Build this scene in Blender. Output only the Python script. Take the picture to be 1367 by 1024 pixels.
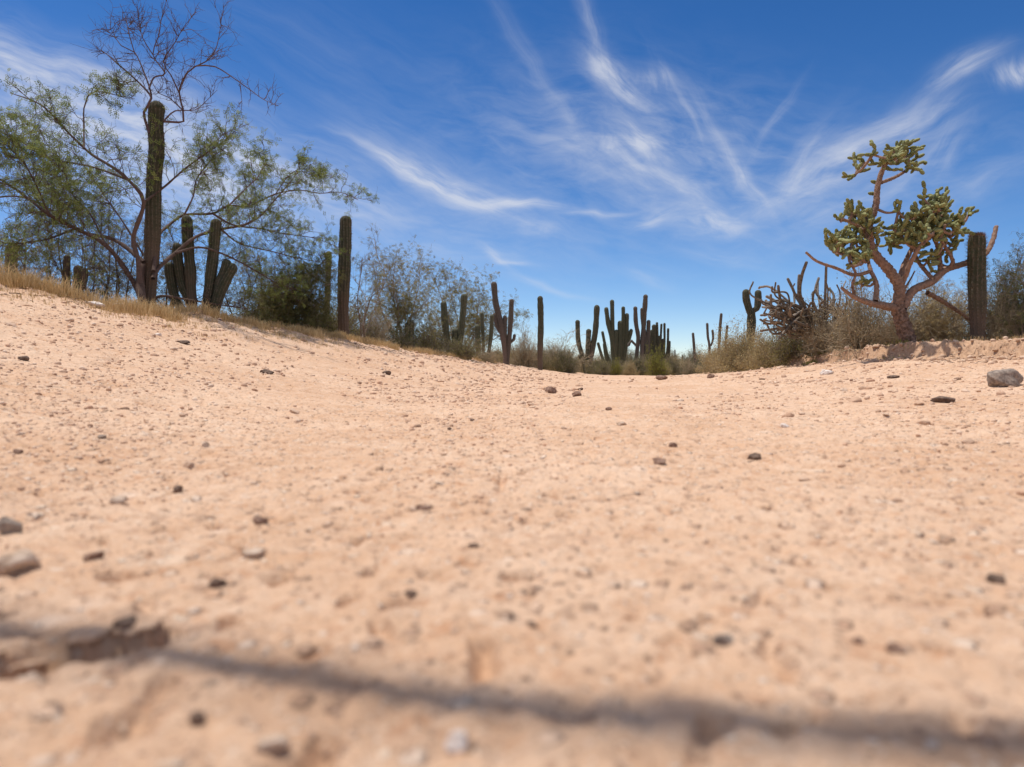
import bpy, bmesh, math, random
import numpy as np
from mathutils import Vector

R = math.radians
for o in list(bpy.data.objects):
    bpy.data.objects.remove(o)
sc = bpy.context.scene
COL = sc.collection

# ------------------------------------------------------------------ camera
F, CX, CY, HOR = 920.0, 683.5, 512.0, 492.0      # photo focal length in px, centre, horizon row
CAMH = 0.25
cam = bpy.data.cameras.new('camera')
cam.sensor_width = 36.0
cam.lens = F / 1367.0 * 36.0
cam.clip_start = 0.02
cam.clip_end = 6000
PITCH = math.atan((CY - HOR) / F)
co = bpy.data.objects.new('camera', cam)
COL.objects.link(co)
co.location = (0, 0, CAMH)
co.rotation_euler = (R(90) - PITCH, 0, 0)
cam.dof.use_dof = True
cam.dof.focus_distance = 9.5
cam.dof.aperture_fstop = 2.9
sc.camera = co

# ------------------------------------------------------------------ sky and sun
SUN_AZ, SUN_EL = -72.0, 75.0       # azimuth from +Y, negative = to the left
sv = Vector((math.sin(R(SUN_AZ)) * math.cos(R(SUN_EL)), math.cos(R(SUN_AZ)) * math.cos(R(SUN_EL)), math.sin(R(SUN_EL))))
sun = bpy.data.lights.new('sun', 'SUN')
sun.energy = 3.6
sun.angle = R(0.53)
sun.color = (1.0, 0.95, 0.87)
so = bpy.data.objects.new('sun', sun)
COL.objects.link(so)
so.rotation_euler = (-sv).to_track_quat('-Z', 'Y').to_euler()
so.location = (0, 0, 30)

sc.view_settings.view_transform = 'Standard'
sc.view_settings.look = 'None'
sc.view_settings.exposure = 0.22
sc.view_settings.gamma = 1.0

world = bpy.data.worlds.new('World')
sc.world = world
world.use_nodes = True


class NT:
    """tiny helper to wire shader nodes"""
    def __init__(s, tree):
        s.t = tree; s.n = tree.nodes; s.l = tree.links
        s.n.clear()

    def node(s, typ, **kw):
        nd = s.n.new(typ)
        for k, v in kw.items():
            setattr(nd, k, v)
        return nd

    def put(s, sock, v):
        if isinstance(v, bpy.types.NodeSocket):
            s.l.new(v, sock)
        elif v is not None:
            sock.default_value = v

    def m(s, op, a, b=None, c=None, clamp=False):
        nd = s.node('ShaderNodeMath', operation=op, use_clamp=clamp)
        s.put(nd.inputs[0], a)
        if b is not None: s.put(nd.inputs[1], b)
        if c is not None: s.put(nd.inputs[2], c)
        return nd.outputs[0]

    def mix(s, f, a, b, blend='MIX'):
        nd = s.node('ShaderNodeMix', data_type='RGBA', blend_type=blend)
        s.put(nd.inputs[0], f)
        s.put(nd.inputs[6], a if isinstance(a, bpy.types.NodeSocket) else (*a, 1))
        s.put(nd.inputs[7], b if isinstance(b, bpy.types.NodeSocket) else (*b, 1))
        return nd.outputs[2]

    def noise(s, vec, scale, detail=4, rough=.55, dist=0.0):
        nd = s.node('ShaderNodeTexNoise')
        if vec is not None: s.put(nd.inputs['Vector'], vec)
        nd.inputs['Scale'].default_value = scale
        nd.inputs['Detail'].default_value = detail
        nd.inputs['Roughness'].default_value = rough
        nd.inputs['Distortion'].default_value = dist
        return nd.outputs[0]

    def rng(s, v, a, b, c=0.0, d=1.0, smooth=True):
        nd = s.node('ShaderNodeMapRange', interpolation_type='SMOOTHSTEP' if smooth else 'LINEAR')
        s.put(nd.inputs[0], v)
        for i, q in zip((1, 2, 3, 4), (a, b, c, d)): nd.inputs[i].default_value = q
        return nd.outputs[0]


w = NT(world.node_tree)
sky = w.node('ShaderNodeTexSky', sky_type='NISHITA')
sky.sun_disc = False
sky.sun_elevation = R(SUN_EL)
sky.sun_rotation = R(SUN_AZ)
sky.altitude = 900
sky.air_density = 1.0
sky.dust_density = 0.1
sky.ozone_density = 2.2
tc0 = w.node('ShaderNodeTexCoord'); s0 = w.node('ShaderNodeSeparateXYZ'); w.l.new(tc0.outputs['Generated'], s0.inputs[0])
c0 = w.node('ShaderNodeCombineXYZ'); w.put(c0.inputs[0], s0.outputs[0]); w.put(c0.inputs[1], s0.outputs[1])
w.put(c0.inputs[2], w.m('MULTIPLY_ADD', s0.outputs[2], .98, .025)); nrm_ = w.node('ShaderNodeVectorMath', operation='NORMALIZE'); w.l.new(c0.outputs[0], nrm_.inputs[0]); w.l.new(nrm_.outputs[0], sky.inputs['Vector'])
hs = w.node('ShaderNodeHueSaturation')
hs.inputs['Saturation'].default_value = 1.17
hs.inputs['Value'].default_value = 0.60
gm = w.node('ShaderNodeGamma'); gm.inputs[1].default_value = 1.40
w.l.new(sky.outputs[0], gm.inputs[0])
w.l.new(gm.outputs[0], hs.inputs['Color'])
tc = w.node('ShaderNodeTexCoord')
sp = w.node('ShaderNodeSeparateXYZ')
w.l.new(tc.outputs['Generated'], sp.inputs[0])
X, Y, Z = sp.outputs
ys = w.m('MAXIMUM', Y, 0.05)
U = w.m('DIVIDE', X, ys)
V = w.m('DIVIDE', Z, ys)
# large warp so the streaks bend like drawn-out cirrus
cb = w.node('ShaderNodeCombineXYZ'); w.put(cb.inputs[0], U); w.put(cb.inputs[1], V)
wx = w.noise(cb.outputs[0], 5.0, 3, .5)
cb2 = w.node('ShaderNodeCombineXYZ'); w.put(cb2.inputs[0], V); w.put(cb2.inputs[1], U); cb2.inputs[2].default_value = 3.3
wy = w.noise(cb2.outputs[0], 5.0, 3, .5)
Uw = w.m('MULTIPLY_ADD', w.m('SUBTRACT', wx, .5), .07, U)
Vw = w.m('MULTIPLY_ADD', w.m('SUBTRACT', wy, .5), .07, V)
# wisps: photo px centre, half length, half width, angle (down to the right positive), strength, noise stretch
WISPS = [
    (590, 243, 95, 13, 24, 1.15, 5), (690, 273, 52, 7, 6, .85, 6), (560, 215, 110, 24, 32, .26, 6), (520, 215, 40, 6, 30, .5, 5),
    (785, 40, 70, 9, 77, .36, 5), (822, 118, 46, 16, 42, .95, 2.5), (875, 112, 14, 20, 80, .5, 2), (800, 100, 18, 10, 60, .5, 2),
    (715, 100, 120, 9, 58, .22, 7), (845, 203, 34, 18, 40, .8, 2.5), (858, 240, 80, 24, 25, .35, 4), (808, 205, 20, 14, 70, .4, 2),
    (750, 200, 70, 14, 30, .28, 5), (988, 235, 50, 9, 55, .62, 4), (1030, 170, 55, 5, -60, .32, 6), (905, 140, 50, 7, 65, .25, 5),
    (942, 300, 42, 14, 6, .75, 2.5), (868, 288, 24, 8, -15, .7, 2.5), (950, 180, 70, 24, 60, .20, 4), (915, 262, 40, 10, 30, .35, 4),
    (1150, 200, 85, 20, -33, .62, 3.5), (1225, 165, 60, 16, -20, .5, 4), (1280, 95, 45, 12, -30, .75, 4), (1100, 265, 90, 30, -20, .36, 4),
    (1070, 225, 60, 14, -55, .32, 5), (1310, 250, 90, 16, -30, .22, 5), (1364, 95, 14, 30, 75, 1.0, 2), (1215, 225, 60, 8, -50, .28, 6),
    (70, 125, 260, 46, 22, .95, 4), (120, 190, 220, 60, 18, .5, 2), (330, 215, 220, 50, 22, .50, 4), (1260, 200, 40, 14, -60, .3, 4),
    (160, 260, 200, 60, 10, .38, 4), (500, 290, 34, 5, 5, .45, 4), (662, 347, 22, 5, 40, .85, 3), (690, 357, 22, 3, 8, .55, 4),
    (725, 315, 34, 10, 12, .5, 3), (600, 330, 110, 12, 12, .22, 5), (800, 283, 36, 4, -5, .55, 4), (635, 370, 26, 4, 35, .3, 4),
    (860, 370, 30, 7, 20, .3, 4), (960, 345, 40, 9, 15, .28, 4), (400, 60, 220, 60, 30, .08, 5), (870, 215, 230, 90, 10, .34, 2), (600, 300, 200, 60, 10, .18, 2), (1180, 250, 160, 60, -15, .22, 2),
    (720, 385, 50, 4, 15, .38, 5), (20, 60, 160, 20, 25, .15, 5)]
tot = None
UV = w.node('ShaderNodeCombineXYZ'); w.put(UV.inputs[0], Uw); w.put(UV.inputs[1], Vw)
for i, (px, py, hl, hw, ang, st, stretch) in enumerate(WISPS):
    mp = w.node('ShaderNodeMapping', vector_type='TEXTURE')          # into the wisp's own frame
    w.l.new(UV.outputs[0], mp.inputs[0])
    mp.inputs['Location'].default_value = ((px - CX) / F, (HOR - py) / F, 0)
    mp.inputs['Rotation'].default_value = (0, 0, R(-ang))
    mp.inputs['Scale'].default_value = (hl / F, hw / F, 1)
    dt = w.node('ShaderNodeVectorMath', operation='DOT_PRODUCT'); w.l.new(mp.outputs[0], dt.inputs[0]); w.l.new(mp.outputs[0], dt.inputs[1])
    g = w.m('POWER', .4724, dt.outputs['Value'])
    sc9 = w.node('ShaderNodeVectorMath', operation='MULTIPLY_ADD'); w.l.new(mp.outputs[0], sc9.inputs[0])
    sc9.inputs[1].default_value = (26.0 / stretch * hl / F, 38.0 * hw / F, 1); sc9.inputs[2].default_value = (0, 0, i * 3.7)
    nz = w.rng(w.noise(sc9.outputs[0], 1.0, 8, .62, .45), .24, .86, 0, st * 1.35)
    tot = w.m('MULTIPLY', g, nz) if tot is None else w.m('MULTIPLY_ADD', g, nz, tot)
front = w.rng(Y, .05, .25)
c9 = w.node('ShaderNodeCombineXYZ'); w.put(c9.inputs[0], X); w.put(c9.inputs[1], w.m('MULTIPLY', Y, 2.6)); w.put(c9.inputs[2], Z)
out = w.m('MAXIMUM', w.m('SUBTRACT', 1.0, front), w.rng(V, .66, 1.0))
fill_veil = w.m('MULTIPLY', w.m('MULTIPLY', w.rng(w.noise(c9.outputs[0], 2.2, 6, .6, .5), .28, .62), out), w.rng(Z, .02, .2))  # unseen cloud added overhead and behind the camera as neutral fill light
mask = w.m('ADD', w.m('MULTIPLY', w.m('MULTIPLY', tot, front), .9), w.m('MULTIPLY', fill_veil, .85), clamp=True)
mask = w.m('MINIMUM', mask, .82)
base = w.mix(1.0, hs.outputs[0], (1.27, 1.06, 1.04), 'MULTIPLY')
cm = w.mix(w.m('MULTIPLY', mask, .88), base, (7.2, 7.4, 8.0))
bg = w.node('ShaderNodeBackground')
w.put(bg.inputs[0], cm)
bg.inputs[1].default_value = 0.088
wo = w.node('ShaderNodeOutputWorld')
w.l.new(bg.outputs[0], wo.inputs[0])

# ------------------------------------------------------------------ helpers
rnd = random.Random(7)


def P(px, py, D):
    """world point seen at photo pixel (px,py) and standing D metres ahead"""
    x = (px - CX) / F; y = (CY - py) / F
    cp, s_ = math.cos(PITCH), math.sin(PITCH)
    d = Vector((x, cp + y * s_, y * cp - s_))
    d *= D / d.y
    return Vector((d.x, d.y, CAMH + d.z))


def link(o, parent=None):
    COL.objects.link(o)
    if parent is not None: o.parent = parent
    return o


def tag(o, label=None, cat=None, group=None, kind=None):
    if label: o['label'] = label
    if cat: o['category'] = cat
    if group: o['group'] = group
    if kind: o['kind'] = kind
    return o


def empty(name, loc, label, cat, group=None):
    o = bpy.data.objects.new(name, None)
    o.empty_display_size = .1
    o.location = loc
    link(o)
    return tag(o, label, cat, group)


class MB:
    """collects tubes, blades and blobs; build() links them as one mesh object"""
    def __init__(s):
        s.v = []; s.q = []; s.t = []; s.n = 0; s.a = []

    def add(s, v, q=None, t=None, a=None):
        v = np.asarray(v, float).reshape(-1, 3)
        if q is not None and len(q): s.q.append(np.asarray(q, int).reshape(-1, 4) + s.n)
        if t is not None and len(t): s.t.append(np.asarray(t, int).reshape(-1, 3) + s.n)
        s.v.append(v); s.n += len(v)
        if a is None: a = np.tile([.5, .5, rnd.random()], (len(v), 1))
        s.a.append(np.asarray(a, float))

    def tube(s, pts, rad, sides=5, a=None, cap=True):
        pts = np.asarray([tuple(p) for p in pts], float); n = len(pts)
        rad = np.broadcast_to(np.asarray(rad, float), (n,))
        tg = np.gradient(pts, axis=0)
        tg /= np.linalg.norm(tg, axis=1, keepdims=True) + 1e-9
        ref = np.array([0.31, .95, .05]) if abs(tg[0][1]) < .8 else np.array([1., 0, 0])
        b1 = np.cross(tg, ref); b1 /= np.linalg.norm(b1, axis=1, keepdims=True) + 1e-9
        b2 = np.cross(tg, b1)
        an = np.arange(sides) * 2 * math.pi / sides
        ring = (b1[:, None, :] * np.cos(an)[None, :, None] + b2[:, None, :] * np.sin(an)[None, :, None])
        v = (pts[:, None, :] + ring * rad[:, None, None]).reshape(-1, 3)
        i = np.arange(n - 1)[:, None] * sides; j = np.arange(sides)[None, :]; k = (j + 1) % sides
        q = np.stack([i + j, i + k, i + sides + k, i + sides + j], -1).reshape(-1, 4)
        t = None
        if cap:
            v = np.vstack([v, pts[-1] + tg[-1] * rad[-1] * .6])
            e = (n - 1) * sides
            t = [[e + x, e + (x + 1) % sides, n * sides] for x in range(sides)]
        if a is None: a = (.5, .5, rnd.random())
        s.add(v, q, t, np.tile(a, (len(v), 1)))

    def build(s, name, mat, parent=None, smooth=True, origin=None):
        me = bpy.data.meshes.new(name)
        v = np.vstack(s.v)
        if origin is not None: v = v - np.array(origin)
        q = np.vstack(s.q) if s.q else np.zeros((0, 4), int)
        t = np.vstack(s.t) if s.t else np.zeros((0, 3), int)
        me.vertices.add(len(v)); me.vertices.foreach_set('co', v.astype(np.float32).ravel())
        me.loops.add(q.size + t.size)
        me.loops.foreach_set('vertex_index', np.concatenate([q.ravel(), t.ravel()]).astype(np.int32))
        me.polygons.add(len(q) + len(t))
        st = np.concatenate([np.arange(len(q)) * 4, q.size + np.arange(len(t)) * 3]).astype(np.int32)
        me.polygons.foreach_set('loop_start', st)
        me.polygons.foreach_set('use_smooth', np.full(len(q) + len(t), smooth))
        me.update(calc_edges=True)
        at = me.attributes.new('tone', 'FLOAT_VECTOR', 'POINT')
        at.data.foreach_set('vector', np.vstack(s.a).astype(np.float32).ravel())
        me.validate()
        me.materials.append(mat)
        o = bpy.data.objects.new(name, me)
        return link(o, parent)


def child_world(o, parent):
    """mesh built in world coordinates: keep it in place under a parent empty"""
    o.parent = parent
    o.matrix_parent_inverse.identity()
    return o


# hash based gradient noise (numpy)
def _h(ix, iy, seed):
    n = (ix * 374761393 + iy * 668265263 + seed * 2147483647 % 1000003 * 1274126177) & 0xffffffff
    n = ((n ^ (n >> 13)) * 1274126177) & 0xffffffff
    return ((n ^ (n >> 16)) & 0xffff) / 65535.0 * 2 * math.pi


def gn(x, y, seed=0):
    x = np.asarray(x, float); y = np.asarray(y, float)
    x0 = np.floor(x).astype(np.int64); y0 = np.floor(y).astype(np.int64)
    fx = x - x0; fy = y - y0
    u = fx * fx * fx * (fx * (fx * 6 - 15) + 10); v = fy * fy * fy * (fy * (fy * 6 - 15) + 10)

    def g(i, j):
        a = _h(x0 + i, y0 + j, seed)
        return np.cos(a) * (fx - i) + np.sin(a) * (fy - j)
    return 1.5 * ((g(0, 0) * (1 - u) + g(1, 0) * u) * (1 - v) + (g(0, 1) * (1 - u) + g(1, 1) * u) * v)


def sst(x, a, b):
    t = np.clip((x - a) / (b - a), 0, 1)
    return t * t * (3 - 2 * t)


# ------------------------------------------------------------------ terrain
LB = [(0, 8, 378), (65, 8.3, 394), (130, 8.8, 408), (200, 9.5, 416), (270, 10.3, 421), (330, 11.5, 434), (400, 12.5, 443),
      (455, 14, 451), (520, 16.5, 464), (600, 20, 476), (650, 24, 483), (700, 28, 490), (760, 35, 498)]
RB = [(1367, 8, 453), (1290, 8.8, 456), (1200, 9.6, 460), (1150, 10.8, 464), (1100, 12.5, 471), (1050, 15, 479),
      (1000, 19, 488), (940, 27, 497), (900, 34, 502)]


def tab(B, near):
    w_ = [P(a, c, d) for a, d, c in B]
    ys_ = [p.y for p in w_]; xs_ = [p.x for p in w_]; zs_ = [p.z for p in w_]
    return ([-30, -5, 3] + ys_ + [60], [near[0]] * 2 + [near[1]] + xs_ + [xs_[-1] + (10 if near[0] < 0 else -4)],
            [zs_[0]] * 3 + zs_ + [zs_[-1]])


LT = tab(LB, (-8.5, -7.0)); RT = tab(RB, (8.0, 6.9))


def terrain(x, y):
    x = np.asarray(x, float); y = np.asarray(y, float)
    r = np.hypot(x, y)
    jag = gn(x / .9, y / .9, 3) * .16 + gn(x / .3, y / .3, 4) * .07
    L = np.interp(y, LT[0], LT[1]); HL = np.interp(y, LT[0], LT[2])
    Rr = np.interp(y, RT[0], RT[1]) + jag * 1.6; HR = np.interp(y, RT[0], RT[2])
    zb = -.09 * sst(y, 8, 36)
    xc = L + .58 * (Rr - L)
    tl = np.clip((xc - x) / np.maximum(xc - L, .3), 0, 1)
    zl = zb + (HL - zb) * np.clip((tl - .22) / .78, 0, 1) ** 1.45
    cut = np.interp(y, [0, 8, 16, 27, 36], [.21, .21, .19, .09, .02])
    foot = HR - cut
    tr = (x - xc) / np.maximum(Rr - xc, .3)
    zr = zb + (foot - zb) * np.clip((tr - .1) / .9, 0, 1) ** 1.3 + cut * sst((x - Rr), -.02, .07)
    z = np.where(x < xc, zl, zr)
    z = z + gn(x / 1.7, y / 1.7, 1) * .018 * sst(r, .8, 3)
    z = z + gn(x / .42, y / .42, 2) * .010 * sst(r, .2, 1.5)
    rough = .12 + .88 * sst(gn(x / 2.1, y / 3.4, 20) + .5 * gn(x / .7, y / 1.1, 21), -.35, .45)
    z = z + gn(x / .17, y / .17, 5) * .012 * sst(r, 1.2, 4) * (1 - sst(r, 25, 50)) * rough
    z = z + (np.abs(gn(x / .26, y / .26, 61)) * .020 + np.abs(gn(x / .13, y / .13, 62)) * .012) * sst(r, 3.5, 7) * (1 - sst(r, 22, 32)) * (.1 + .65 * rough)
    z = z + np.abs(gn(x / .11, y / .11, 6)) * .010 * sst(r, .5, 2) * (1 - sst(r, 10, 16)) * rough
    # fine detail close to the lens
    z = z + gn(x / .085, y / .085, 7) * .0045 * (1 - sst(r, 4, 8))
    z = z + (np.abs(gn(x / .045, y / .045, 81)) * .007 + gn(x / .034, y / .034, 8) * .003) * (1 - sst(r, 2.5, 5))
    z = z + gn(x / .014, y / .014, 9) * .0012 * (1 - sst(r, 1.0, 2.2))
    z = z - np.clip(gn(x / .05, y / .05, 10) - .38, 0, 1) * .05 * (1 - sst(r, 3, 6))
    z = z - np.clip(gn(x / .16, y / .16, 12) - .42, 0, 1) * .11 * sst(r, 2.0, 4) * (1 - sst(r, 20, 30))
    # crumbly cut bank on the right
    near = np.exp(-((x - Rr) / .28) ** 2)
    z = z + near * (np.abs(gn(x / .30, y / .30, 13)) * .07 + np.abs(gn(x / .09, y / .09, 14)) * .035 - .02) * (1 - sst(r, 20, 40))
    # brink of the left bank: broken turf lip
    nearL = np.exp(-((x - L) / .45) ** 2)
    z = z + nearL * (gn(x / .35, y / .35, 15) * .05 + np.abs(gn(x / .12, y / .12, 16)) * .03)
    # small scarp with a hollow at the lower left, right in front of the lens
    for ax, ay, bx, by, dep in ((-.435, .580, -.325, .640, .05), (-.475, .560, -.420, .585, .05), (-.58, .52, -.52, .545, .045)):
        ex, ey = bx - ax, by - ay; ln = math.hypot(ex, ey)
        s_ = ((x - ax) * ex + (y - ay) * ey) / ln
        wob = gn(s_ / .05 + 5, s_ * 0 + 2.5, 31) * .014 + gn(x / .016, y / .016, 32) * .006
        d = (-(x - ax) * ey + (y - ay) * ex) / ln + wob
        al = sst(s_, -.02, .02) * (1 - sst(s_, ln - .02, ln + .025))
        prof = np.where(d < 0, np.exp(-(d / .022) ** 2), 1 - sst(d, 0, .004))
        lip = np.where(d > .002, np.exp(-((d - .012) / .03) ** 2), 0)
        z = z - al * dep * prof + al * .007 * lip
    # far country, gentle
    z = z + sst(r, 80, 600) * (gn(x / 160, y / 160, 17) * .5)
    return z


def bankf(x, y):
    L = np.interp(y, LT[0], LT[1]); Rr = np.interp(y, RT[0], RT[1])
    m_ = np.maximum(sst(x - Rr, -.45, -.1) * (.75 + .25 * gn(x / .5, y / .5, 91)), sst(L - x, -.35, .2))
    return np.clip(m_, 0, 1) * (1 - sst(np.hypot(x, y), 60, 90) * .5)


def ground(x, y):
    return float(terrain(np.array([x]), np.array([y]))[0])


def attr(n, name='tone'):
    a = n.node('ShaderNodeAttribute'); a.attribute_name = name
    s_ = n.node('ShaderNodeSeparateXYZ'); n.l.new(a.outputs['Vector'], s_.inputs[0])
    return s_.outputs


def mat(name, fn, rough=.85, spec=.3):
    m_ = bpy.data.materials.new(name); m_.use_nodes = True
    n = NT(m_.node_tree)
    bs = n.node('ShaderNodeBsdfPrincipled'); out = n.node('ShaderNodeOutputMaterial')
    bs.inputs['Roughness'].default_value = rough
    bs.inputs['Specular IOR Level'].default_value = spec
    n.l.new(bs.outputs[0], out.inputs[0])
    n.bs = bs; n.out = out
    c = fn(n)
    if c is not None: n.put(bs.inputs['Base Color'], c if isinstance(c, bpy.types.NodeSocket) else (*c, 1))
    return m_


def bump(n, h, strength, dist):
    b = n.node('ShaderNodeBump'); b.inputs['Strength'].default_value = strength; b.inputs['Distance'].default_value = dist
    n.put(b.inputs['Height'], h); n.l.new(b.outputs[0], n.bs.inputs['Normal'])


def voro(n, vec, scale, feature='F1'):
    v = n.node('ShaderNodeTexVoronoi', feature=feature); n.put(v.inputs['Vector'], vec); v.inputs['Scale'].default_value = scale
    return v


def sand(n):
    tc_ = n.node('ShaderNodeTexCoord'); v = tc_.outputs['Object']
    big = n.rng(n.noise(v, .9, 4, .6), .35, .65)
    c = n.mix(big, (.575, .35, .215), (.665, .445, .30))
    med = n.rng(n.noise(v, 9, 5, .65), .35, .7)
    c = n.mix(n.m('MULTIPLY', med, .45), c, (.74, .545, .40))
    red = n.rng(n.noise(v, 21, 6, .7, .3), .52, .70)
    c = n.mix(n.m('MULTIPLY', n.rng(n.noise(v, 48, 5, .75, .2), .55, .72), .6), c, (.80, .64, .50))
    c = n.mix(n.m('MULTIPLY', n.rng(n.noise(v, 33, 6, .75, .4), .57, .70), .6), c, (.36, .20, .12))
    c = n.mix(n.m('MULTIPLY', red, .8), c, (.47, .24, .13))
    hs_ = []
    for sc_, th, amt in ((16, .35, .35), (34, .7, .55), (75, .8, .65), (190, .9, .65)):
        vo = voro(n, v, sc_)
        sx = n.node('ShaderNodeSeparateColor'); n.l.new(vo.outputs['Color'], sx.inputs[0])
        pick = n.m('GREATER_THAN', sx.outputs[0], 1 - th * .5)
        inside = n.m('SUBTRACT', 1.0, n.rng(vo.outputs['Distance'], .22, .40))
        f = n.m('MULTIPLY', n.m('MULTIPLY', pick, inside), amt)
        ramp = n.node('ShaderNodeValToRGB'); cr = ramp.color_ramp; cr.interpolation = 'CONSTANT'
        cols = [(.20, .12, .085), (.78, .63, .49), (.42, .25, .17), (.70, .50, .37), (.34, .21, .15), (.80, .66, .54), (.52, .31, .20)]
        cr.elements[0].color = (*cols[0], 1); cr.elements[1].position = 1 / 7; cr.elements[1].color = (*cols[1], 1)
        for k in range(2, 7):
            e = cr.elements.new(k / 7); e.color = (*cols[k], 1)
        n.l.new(sx.outputs[1], ramp.inputs[0])
        c = n.mix(f, c, ramp.outputs[0])
        hs_.append(n.m('MULTIPLY', n.m('MULTIPLY', pick, inside), 1.0 / sc_ * .5))
    bank = attr(n)[0]
    soil = n.mix(n.rng(n.noise(v, 22, 5, .7), .3, .7), (.27, .145, .08), (.56, .355, .215))
    c = n.mix(n.m('MULTIPLY', bank, .8), c, soil)
    h = n.m('ADD', n.m('ADD', hs_[1], hs_[2]), n.m('ADD', hs_[3], n.m('MULTIPLY', n.noise(v, 60, 8, .7), .012)))
    h = n.m('ADD', h, n.m('MULTIPLY', n.noise(v, 14, 5, .6), .02))
    bump(n, h, .9, .6)
    return c


M = {}
M['sand'] = mat('sand', sand, .95, .1)

dense = np.linspace(R(-43), R(43), 1150)
rest = np.linspace(R(43), R(317), 120)[1:-1]
ang = np.concatenate([dense, rest]); NA = len(ang)
rad = [.12]
while rad[-1] < 4200:
    r_ = rad[-1]
    rad.append(r_ * (1.0062 if r_ < 16 else 1.014 if r_ < 60 else 1.06))
rad = np.array(rad); NR = len(rad)
gx = rad[:, None] * np.sin(ang)[None, :]; gy = rad[:, None] * np.cos(ang)[None, :]
gz = terrain(gx, gy)
gv = np.stack([gx, gy, gz], -1).reshape(-1, 3)
i = np.arange(NR - 1)[:, None] * NA; j = np.arange(NA)[None, :]; k = (j + 1) % NA
gq = np.stack([i + j, i + NA + j, i + NA + k, i + k], -1).reshape(-1, 4)
gb = MB(); cidx = len(gv)
gv = np.vstack([gv, [0, 0, ground(0, 0)]])
gb.add(gv, gq[:, ::-1], [[cidx, a_, (a_ + 1) % NA] for a_ in range(NA)],
       np.stack([bankf(gv[:, 0], gv[:, 1])] * 3, 1))
g_ = gb.build('ground', M['sand'])
# make sure the normals look up
if g_.data.polygons[0].normal.z < 0: g_.data.flip_normals()
tag(g_, 'pinkish tan sand and gravel bed of the dry wash with low banks', 'ground', kind='structure')

# ------------------------------------------------------------------ pebbles and stones
def stonecol(n):
    at = attr(n); oi = n.node('ShaderNodeObjectInfo')
    t = n.m('FRACT', n.m('ADD', at[2], oi.outputs['Random']))
    ramp = n.node('ShaderNodeValToRGB'); cr = ramp.color_ramp
    cols = [(0, (.24, .14, .09)), (.05, (.52, .33, .22)), (.3, (.60, .39, .26)), (.5, (.65, .46, .33)), (.66, (.50, .31, .205)),
            (.76, (.57, .34, .22)), (.92, (.71, .54, .41)), (1, (.62, .43, .30))]
    cr.elements[0].color = (*cols[0][1], 1); cr.elements[1].color = (*cols[-1][1], 1)
    for p_, c_ in cols[1:-1]:
        e = cr.elements.new(p_); e.color = (*c_, 1)
    n.l.new(t, ramp.inputs[0])
    tc_ = n.node('ShaderNodeTexCoord')
    nz = n.noise(tc_.outputs['Object'], 5, 5, .65)
    bump(n, nz, .5, .02)
    return n.mix(n.rng(nz, .35, .75, 0, .35), ramp.outputs[0], (.66, .48, .36))


def stonemat(a, b, sc_=40):
    def f(n):
        tc_ = n.node('ShaderNodeTexCoord'); v = tc_.outputs['Object']
        nz = n.rng(n.noise(v, sc_, 6, .65), .35, .68)
        bump(n, n.noise(v, sc_ * 1.5, 6, .7), .6, .01)
        return n.mix(nz, a, b)
    return f


M['pebble'] = mat('pebble', stonecol, .85, .2)
M['sand_clod'] = mat('sand_clod', stonemat((.36, .23, .15), (.62, .41, .27), 60), .95, .1)
M['dark_stone'] = mat('dark_stone', stonemat((.085, .055, .040), (.21, .135, .095)), .8, .3)
M['brown_stone'] = mat('brown_stone', stonemat((.17, .095, .065), (.34, .22, .16)), .85, .2)
M['grey_stone'] = mat('grey_stone', stonemat((.17, .13, .105), (.38, .30, .24)), .8, .3)
M['tan_stone'] = mat('tan_stone', stonemat((.40, .27, .18), (.64, .50, .39)), .8, .25)
M['white_stone'] = mat('white_stone', stonemat((.62, .50, .42), (.85, .77, .70)), .7, .3)


def ico(sub):
    b = bmesh.new(); bmesh.ops.create_icosphere(b, subdivisions=sub, radius=1)
    v = np.array([tuple(x.co) for x in b.verts]); f = np.array([[q.index for q in x.verts] for x in b.faces])
    b.free(); return v, f


I1, I2, I3 = ico(1), ico(2), ico(4)


def stone_verts(base, rs, amp=.28, flat=(1, .8, .6), fac=6):
    v = base.copy()
    d = np.ones(len(v))
    for k_ in range(fac):                        # chop with random planes for worn facets
        nn = np.array([rs.gauss(0, 1) for _ in range(3)]); nn /= np.linalg.norm(nn)
        h = rs.uniform(.55, .85); dt = v @ nn
        d = np.minimum(d, np.where(dt > h, h / np.maximum(dt, .01), 1))
    s_ = rs.randint(0, 999)
    d = d * (1 + amp * .5 * gn(v[:, 0] * 1.6 + s_, v[:, 1] * 1.6 + v[:, 2] * 1.1, s_) + amp * .18 * gn(v[:, 0] * 5 + s_, v[:, 2] * 5 - v[:, 1] * 4, s_ + 1))
    return v * d[:, None] * np.array(flat)


protos = []
rs = random.Random(3)
for k_ in range(9):
    b = MB(); b.add(stone_verts(I2[0] if False else ico(3)[0], rs, .3, (1, rs.uniform(.65, .95), rs.uniform(.42, .7))), None, ico(3)[1], np.full((len(ico(3)[0]), 3), .0))
    o = b.build('pebble', M['pebble']); protos.append(o.data); bpy.data.objects.remove(o)

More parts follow.
